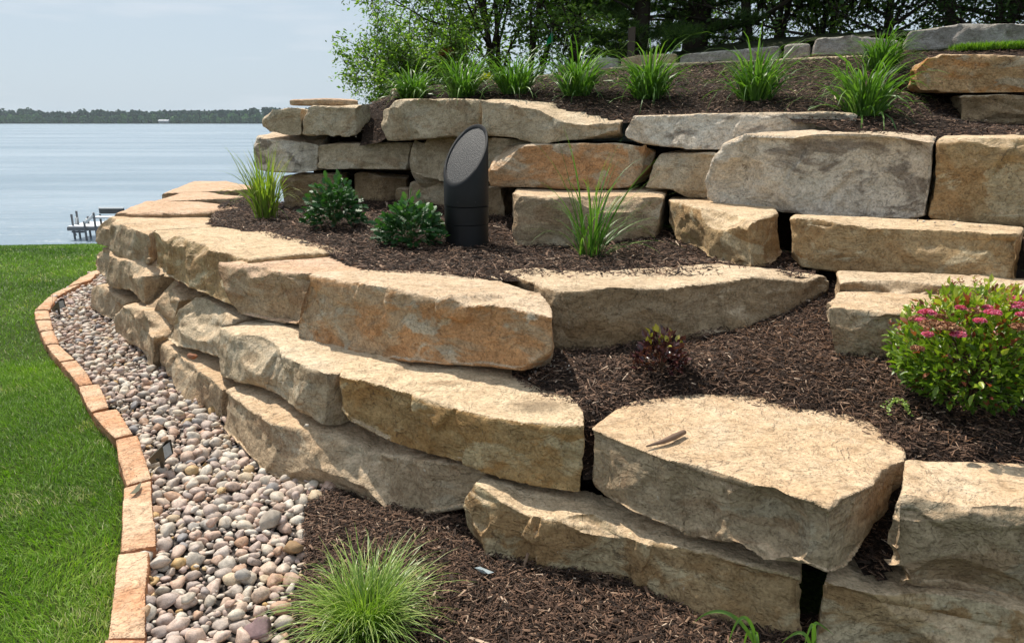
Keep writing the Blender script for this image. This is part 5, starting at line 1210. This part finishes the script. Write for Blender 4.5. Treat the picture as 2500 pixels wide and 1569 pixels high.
def tree(label, cat, u, v, Y, height, seed, mat, bark, stems_=1, lean=(0, 0), r=.07, leaves=9000, ls=.06, kids=(6, 5, 4), spread=.13, group=None, name='tree', up=.12, split=.0, crown0=.3, tint=(0, 1)):
    b = at_y(u, v, Y); b[2] -= .25; g = np.random.default_rng(seed); root = thing(name, label, cat, b, group)
    out = []; tips = []
    for k in range(stems_):
        d = np.array([lean[0]+g.normal(0, .05+split), lean[1]+g.normal(0, .05+split), 1.0])
        branch_paths(b+np.array([g.normal(0, .05+.1*split), g.normal(0, .05), 0]), d, height*g.uniform(.75, 1), r, 0, g, out, tips, .18, kids, up)
    for cls, lv in (('trunk', (0,)), ('branches', (1, 2, 3))):
        V = []; F = []
        for pts, rad, l in out:
            if l in lv:
                v_, f_ = tube_vf(pts, np.maximum(rad, .004), 7 if l == 0 else 5, False); F += [tuple(i+len(V) for i in x) for x in f_]; V += v_
        if V: 
            o = part(cls, V, np.array(F), bark, root, None, True)
            if cls == 'branches': o['kind'] = 'stuff'
    tp = np.array([q for t_ in tips for q in t_[2:]]); i = g.integers(0, len(tp), leaves)
    pos = tp[i]+g.normal(0, spread, (leaves, 3))*np.array([1, 1, .75])
    pos = pos[pos[:, 2] > b[2]+height*crown0]; m = len(pos)
    V, F, T = scatter(LEAF4[0], LEAF4[1], pos, rots(g.uniform(0, 6.28, m), g.normal(.2, .5, m), g.normal(0, .7, m)), np.repeat((ls*g.uniform(.6, 1.3, m))[:, None], 3, 1), g.uniform(tint[0], tint[1], m))
    part('crown', V, F, mat, root, T)['kind'] = 'stuff'
    return root
def pine(label, u, v, Y, height, seed, r=.16, whorls=11, L0=1.9, zlow=.25, tuft=20, dens=1.0, az=None, group=None):
    b = at_y(u, v, Y); b[2] -= .3; g = np.random.default_rng(seed); root = thing('pine_tree', label, 'pine tree', b, group)
    top = b+np.array([g.normal(0, .1), g.normal(0, .1), height]); v_, f_ = tube_vf([b, b*.6+top*.4+np.array([.03, 0, 0]), top], [r, r*.8, r*.25], 12, False)
    part('trunk', v_, np.array(f_), M_BARK, root, None, True)
    V = []; F = []; tp = []; td = []
    for w in range(whorls):
        f = zlow+(1-zlow)*w/whorls; z = b[2]+height*f
        for k in range(5):
            a = g.uniform(0, 6.28) if az is None else az[0]+g.normal(0, az[1]); L_ = L0*(1-f*.55)*g.uniform(.65, 1.1)
            base = np.array([b[0]+(top[0]-b[0])*f, b[1]+(top[1]-b[1])*f, z]); pts = [base]; d = np.array([math.cos(a), math.sin(a), g.uniform(-.05, .25)])
            for i in range(7):
                d = d+g.normal(0, .08, 3)+[0, 0, .02]; d /= np.linalg.norm(d); pts.append(pts[-1]+d*L_/7)
            v_, f_ = tube_vf(pts, np.linspace(.028, .007, 8), 5, False); F += [tuple(i+len(V) for i in x) for x in f_]; V += v_
            for i in range(2, 8):
                for side in (-1, 1, 0):
                    if g.random() > dens: continue
                    sdv = np.array([-d[1]*side, d[0]*side, 0])+d*.7+g.normal(0, .15, 3); sl = L_*.22*g.uniform(.5, 1.2)*(1.2-i/9)
                    e = pts[i]+sdv*sl; v_, f_ = tube_vf([pts[i], e], [.007, .004], 4, False); F += [tuple(j+len(V) for j in x) for x in f_]; V += v_
                    for s in (.45, .75, 1.0): tp.append(pts[i]+sdv*sl*s); td.append(sdv)
    part('branches', V, np.array(F), M_BARK, root)['kind'] = 'stuff'
    tp = np.repeat(np.array(tp), tuft, 0); td = np.repeat(np.array(td), tuft, 0); m = len(tp)
    dr = td/np.linalg.norm(td, axis=1)[:, None]*.9+g.normal(0, .6, (m, 3))+[0, 0, .15]; dr /= np.linalg.norm(dr, axis=1)[:, None]
    NV = np.array([[0, -.5, 0], [0, .5, 0], [1, .15, 0], [1, -.15, 0]]); NF = np.array([[0, 3, 2, 1]])
    X = dr; Yv = np.cross(g.normal(size=(m, 3)), X); Yv /= np.linalg.norm(Yv, axis=1)[:, None]; R_ = np.stack([X, Yv, np.cross(X, Yv)], -1)
    hgt = g.uniform(0, 1, m)
    A, B, T = scatter(NV, NF, tp+g.normal(0, .015, (m, 3)), R_, np.c_[g.uniform(.07, .13, m), np.full(m, .0065), np.ones(m)], hgt)
    part('needles', A, B, M_PIN, root, T)['kind'] = 'stuff'
TG = 'trees behind the hilltop wall'
tree('multi-stemmed light-leaved tree reaching left against the sky', 'tree', 1225, 215, 12.5, 3.1, 1, M_LF1, M_BARK, 3, (-.22, 0), .05, 21000, .078, (9, 5, 4), .11, TG, split=.10, crown0=.12)
tree('light-leaved tree with slim dark stems left of the pine', 'tree', 1290, 210, 12.0, 2.9, 2, M_LF1, M_BARK, 3, (.0, 0), .04, 11000, .075, (7, 5, 4), .10, TG, split=.09, crown0=.2)
tree('sparse young tree with thin leaning branches behind the green flag', 'tree', 1455, 190, 11.4, 2.0, 3, M_LF1, M_BARK, 1, (-.65, 0), .035, 2200, .065, (5, 5, 3), .12, TG, crown0=.1)
pine('pine with long low boughs left of the wooden post', 1402, 165, 12.6, 5.0, 11, .10, 9, 2.4, .30, 30, .8, None, TG)
pine('broad dark pine directly behind the wooden post', 1560, 165, 11.9, 3.8, 12, .14, 13, 1.35, .05, 34, .9, None, TG)
pine('thick-trunked dark pine right of the wooden post', 1690, 140, 12.2, 5, 13, .21, 12, 1.35, .12, 30, .8, None, TG)
tree('dark-leaved tree with a straight trunk, first right of the pines', 'tree', 1808, 120, 11.6, 3.2, 4, M_LF2, M_BARK, 1, (.02, 0), .085, 10557, .07, (14, 6, 4), .09, TG, crown0=.06)
tree('slim forked dark-leaved tree above the grey hilltop blocks', 'tree', 1893, 112, 12.0, 3.0, 5, M_LF2, M_BARK, 2, (.08, 0), .05, 9148, .07, (10, 5, 4), .09, TG, split=.05, crown0=.08)
tree('dark-leaved tree behind the daylily at the hilltop', 'tree', 2020, 100, 11.5, 3.0, 6, M_LF2, M_BARK, 2, (.0, 0), .05, 12420, .075, (10, 6, 4), .12, TG, split=.08, crown0=.06)
tree('dark-leaved bushy tree above the long grey block', 'tree', 2170, 90, 11.2, 2.8, 7, M_LF2, M_BARK, 2, (.05, 0), .06, 14076, .075, (10, 6, 4), .13, TG, split=.10, crown0=.05)
tree('dense cedar-like tree at the upper right', 'tree', 2330, 90, 11.0, 2.8, 8, M_CED, M_BARK, 2, (0, 0), .07, 20400, .07, (14, 6, 4), .14, TG, split=.06, crown0=.03)
tree('dense cedar-like tree at the far upper right corner', 'tree', 2470, 85, 10.6, 2.8, 9, M_CED, M_BARK, 2, (0, 0), .07, 20400, .07, (14, 6, 4), .14, TG, split=.06, crown0=.03)
tree('leafy backdrop tree behind the pines', 'tree', 1600, 160, 15, 3.6, 22, M_LF2, M_BARK, 2, (0, 0), .06, 7000, .12, (12, 6, 4), .16, TG, split=.1, crown0=.04)
tree('light green shrub overhanging the left end of the slope', 'shrub', 965, 255, 9.4, 1.0, 31, M_LF1, M_BARK, 5, (-.35, 0), .014, 8500, .050, (6, 5), .06, None, 'shrub', split=.40, crown0=.03)
tree('light green airy sapling rising behind the leftmost daylily', 'sapling', 985, 240, 11.5, 1.5, 33, M_LF1, M_BARK, 2, (-.25, 0), .014, 2400, .042, (6, 5), .07, None, 'sapling', split=.2, crown0=.1)
tree('shrub with rusty seed heads behind the second daylily', 'shrub', 1085, 225, 9.6, .75, 32, M_LF1, M_BARK, 5, (0, 0), .012, 5200, .045, (5, 5), .06, None, 'shrub', split=.28, crown0=.03)
def puff(u, v, Y, R, H, label, mat, seed, n, ls, cat, name):
    p = at_y(u, v, Y); r_ = np.random.default_rng(seed); root = thing(name, label, cat, p)
    q, d = dome_pts(n, r_, R, H, .2, .1); TV, TF = leaf_tpl(.3, .5, .1)
    V, F, T = scatter(TV, TF, q+p, orient(d, r_, .5), np.repeat((ls*r_.uniform(.6, 1.2, n))[:, None], 3, 1), r_.random(n)); part('leaves', V, F, mat, root, T)['kind'] = 'stuff'
    stems(root, p-np.array([0, 0, .1]), R*.7, H+.1, 8, r_, M_STEM)
puff(1090, 141, 9.5, .085, .11, 'round rusty-red seed head above the shrub', M_RUS, 5, 420, .03, 'seed head', 'seed_head')
puff(1178, 207, 8.9, .125, .11, 'low bright yellow-leaved plant between two daylilies', M_YEL, 6, 330, .045, 'plant', 'golden_plant')
puff(1620, 225, 6.4, .05, .04, 'small bright green seedling right of the dense daylily', M_LF1, 8, 40, .035, 'seedling', 'seedling')
M_TAN = ROCK['tan']
for u, v, Y, s_, lab in ((972, 232, 7.6, .12, 'upright tan rock behind the leftmost daylily'), (1085, 225, 8.3, .15, 'low pale rock between the first two daylilies')):
    SEED[0] += 1; rt = at_y(u, v, Y); V, F = ico(3, SEED[0], .8); V = V*s_*1.6+rt
    tag(link('rock', npmesh('rock', V, F, M_TAN, None, True)), lab, 'rock')
# grass strip at the right of the hilltop
r_ = np.random.default_rng(77)
a, b = at_y(2320, 121, 7.85), at_y(2620, 108, 7.3)
V, F, T = blade_mesh(9000, r_, .001, (.03, .07), .007, .4, (.1, 1.0), 3)
f_ = r_.random(9000); pos = a+(b-a)*f_[:, None]; pos[:, 1] += r_.uniform(-.22, .2, 9000); pos[:, 2] += r_.uniform(-.03, 0, 9000)
V = V.reshape(9000, -1, 3)+pos[:, None, :]
o = link('hilltop_grass', npmesh('hilltop_grass', V.reshape(-1, 3), F, M_LAWN, T)); o['kind'] = 'stuff'

# gravel crumbs spilled on the beds and on the lower courses
def crumbs():
    g = np.random.default_rng(88); pos = []; rr = []
    for (u, v, Y, su, sv, n) in ((1312, 893, 3.12, 26, 14, 60), (1385, 905, 3.1, 14, 8, 12)):
        for k in range(n):
            p = hit(u+g.normal(0, su), v+g.normal(0, sv), SM, 1.5, 5); pos.append(p+[0, 0, .014]); rr.append(g.uniform(.004, .012))
    for (u, v, z) in ((2255, 541, 1.075), (2282, 543, 1.075), (2330, 548, 1.075), (2392, 552, 1.07), (2240, 538, 1.075)):
        p = at_z(u, v, z); pos.append(p); rr.append(.012)
    for k in range(24):
        p = at_z(g.uniform(640, 1180), g.uniform(1010, 1120), .235); 
    pos = np.array(pos); rr = np.array(rr); V, F = ico(1, 5, .75); n = len(pos)
    A, B, T = scatter(V, F, pos, rots(g.uniform(0, 6.28, n), g.normal(0, .4, n), g.normal(0, .4, n)), np.repeat(2*rr[:, None], 3, 1), g.random(n))
    o = link('gravel_crumbs', npmesh('gravel_crumbs', A, B, PM_A, T, True)); o['kind'] = 'stuff'
crumbs()
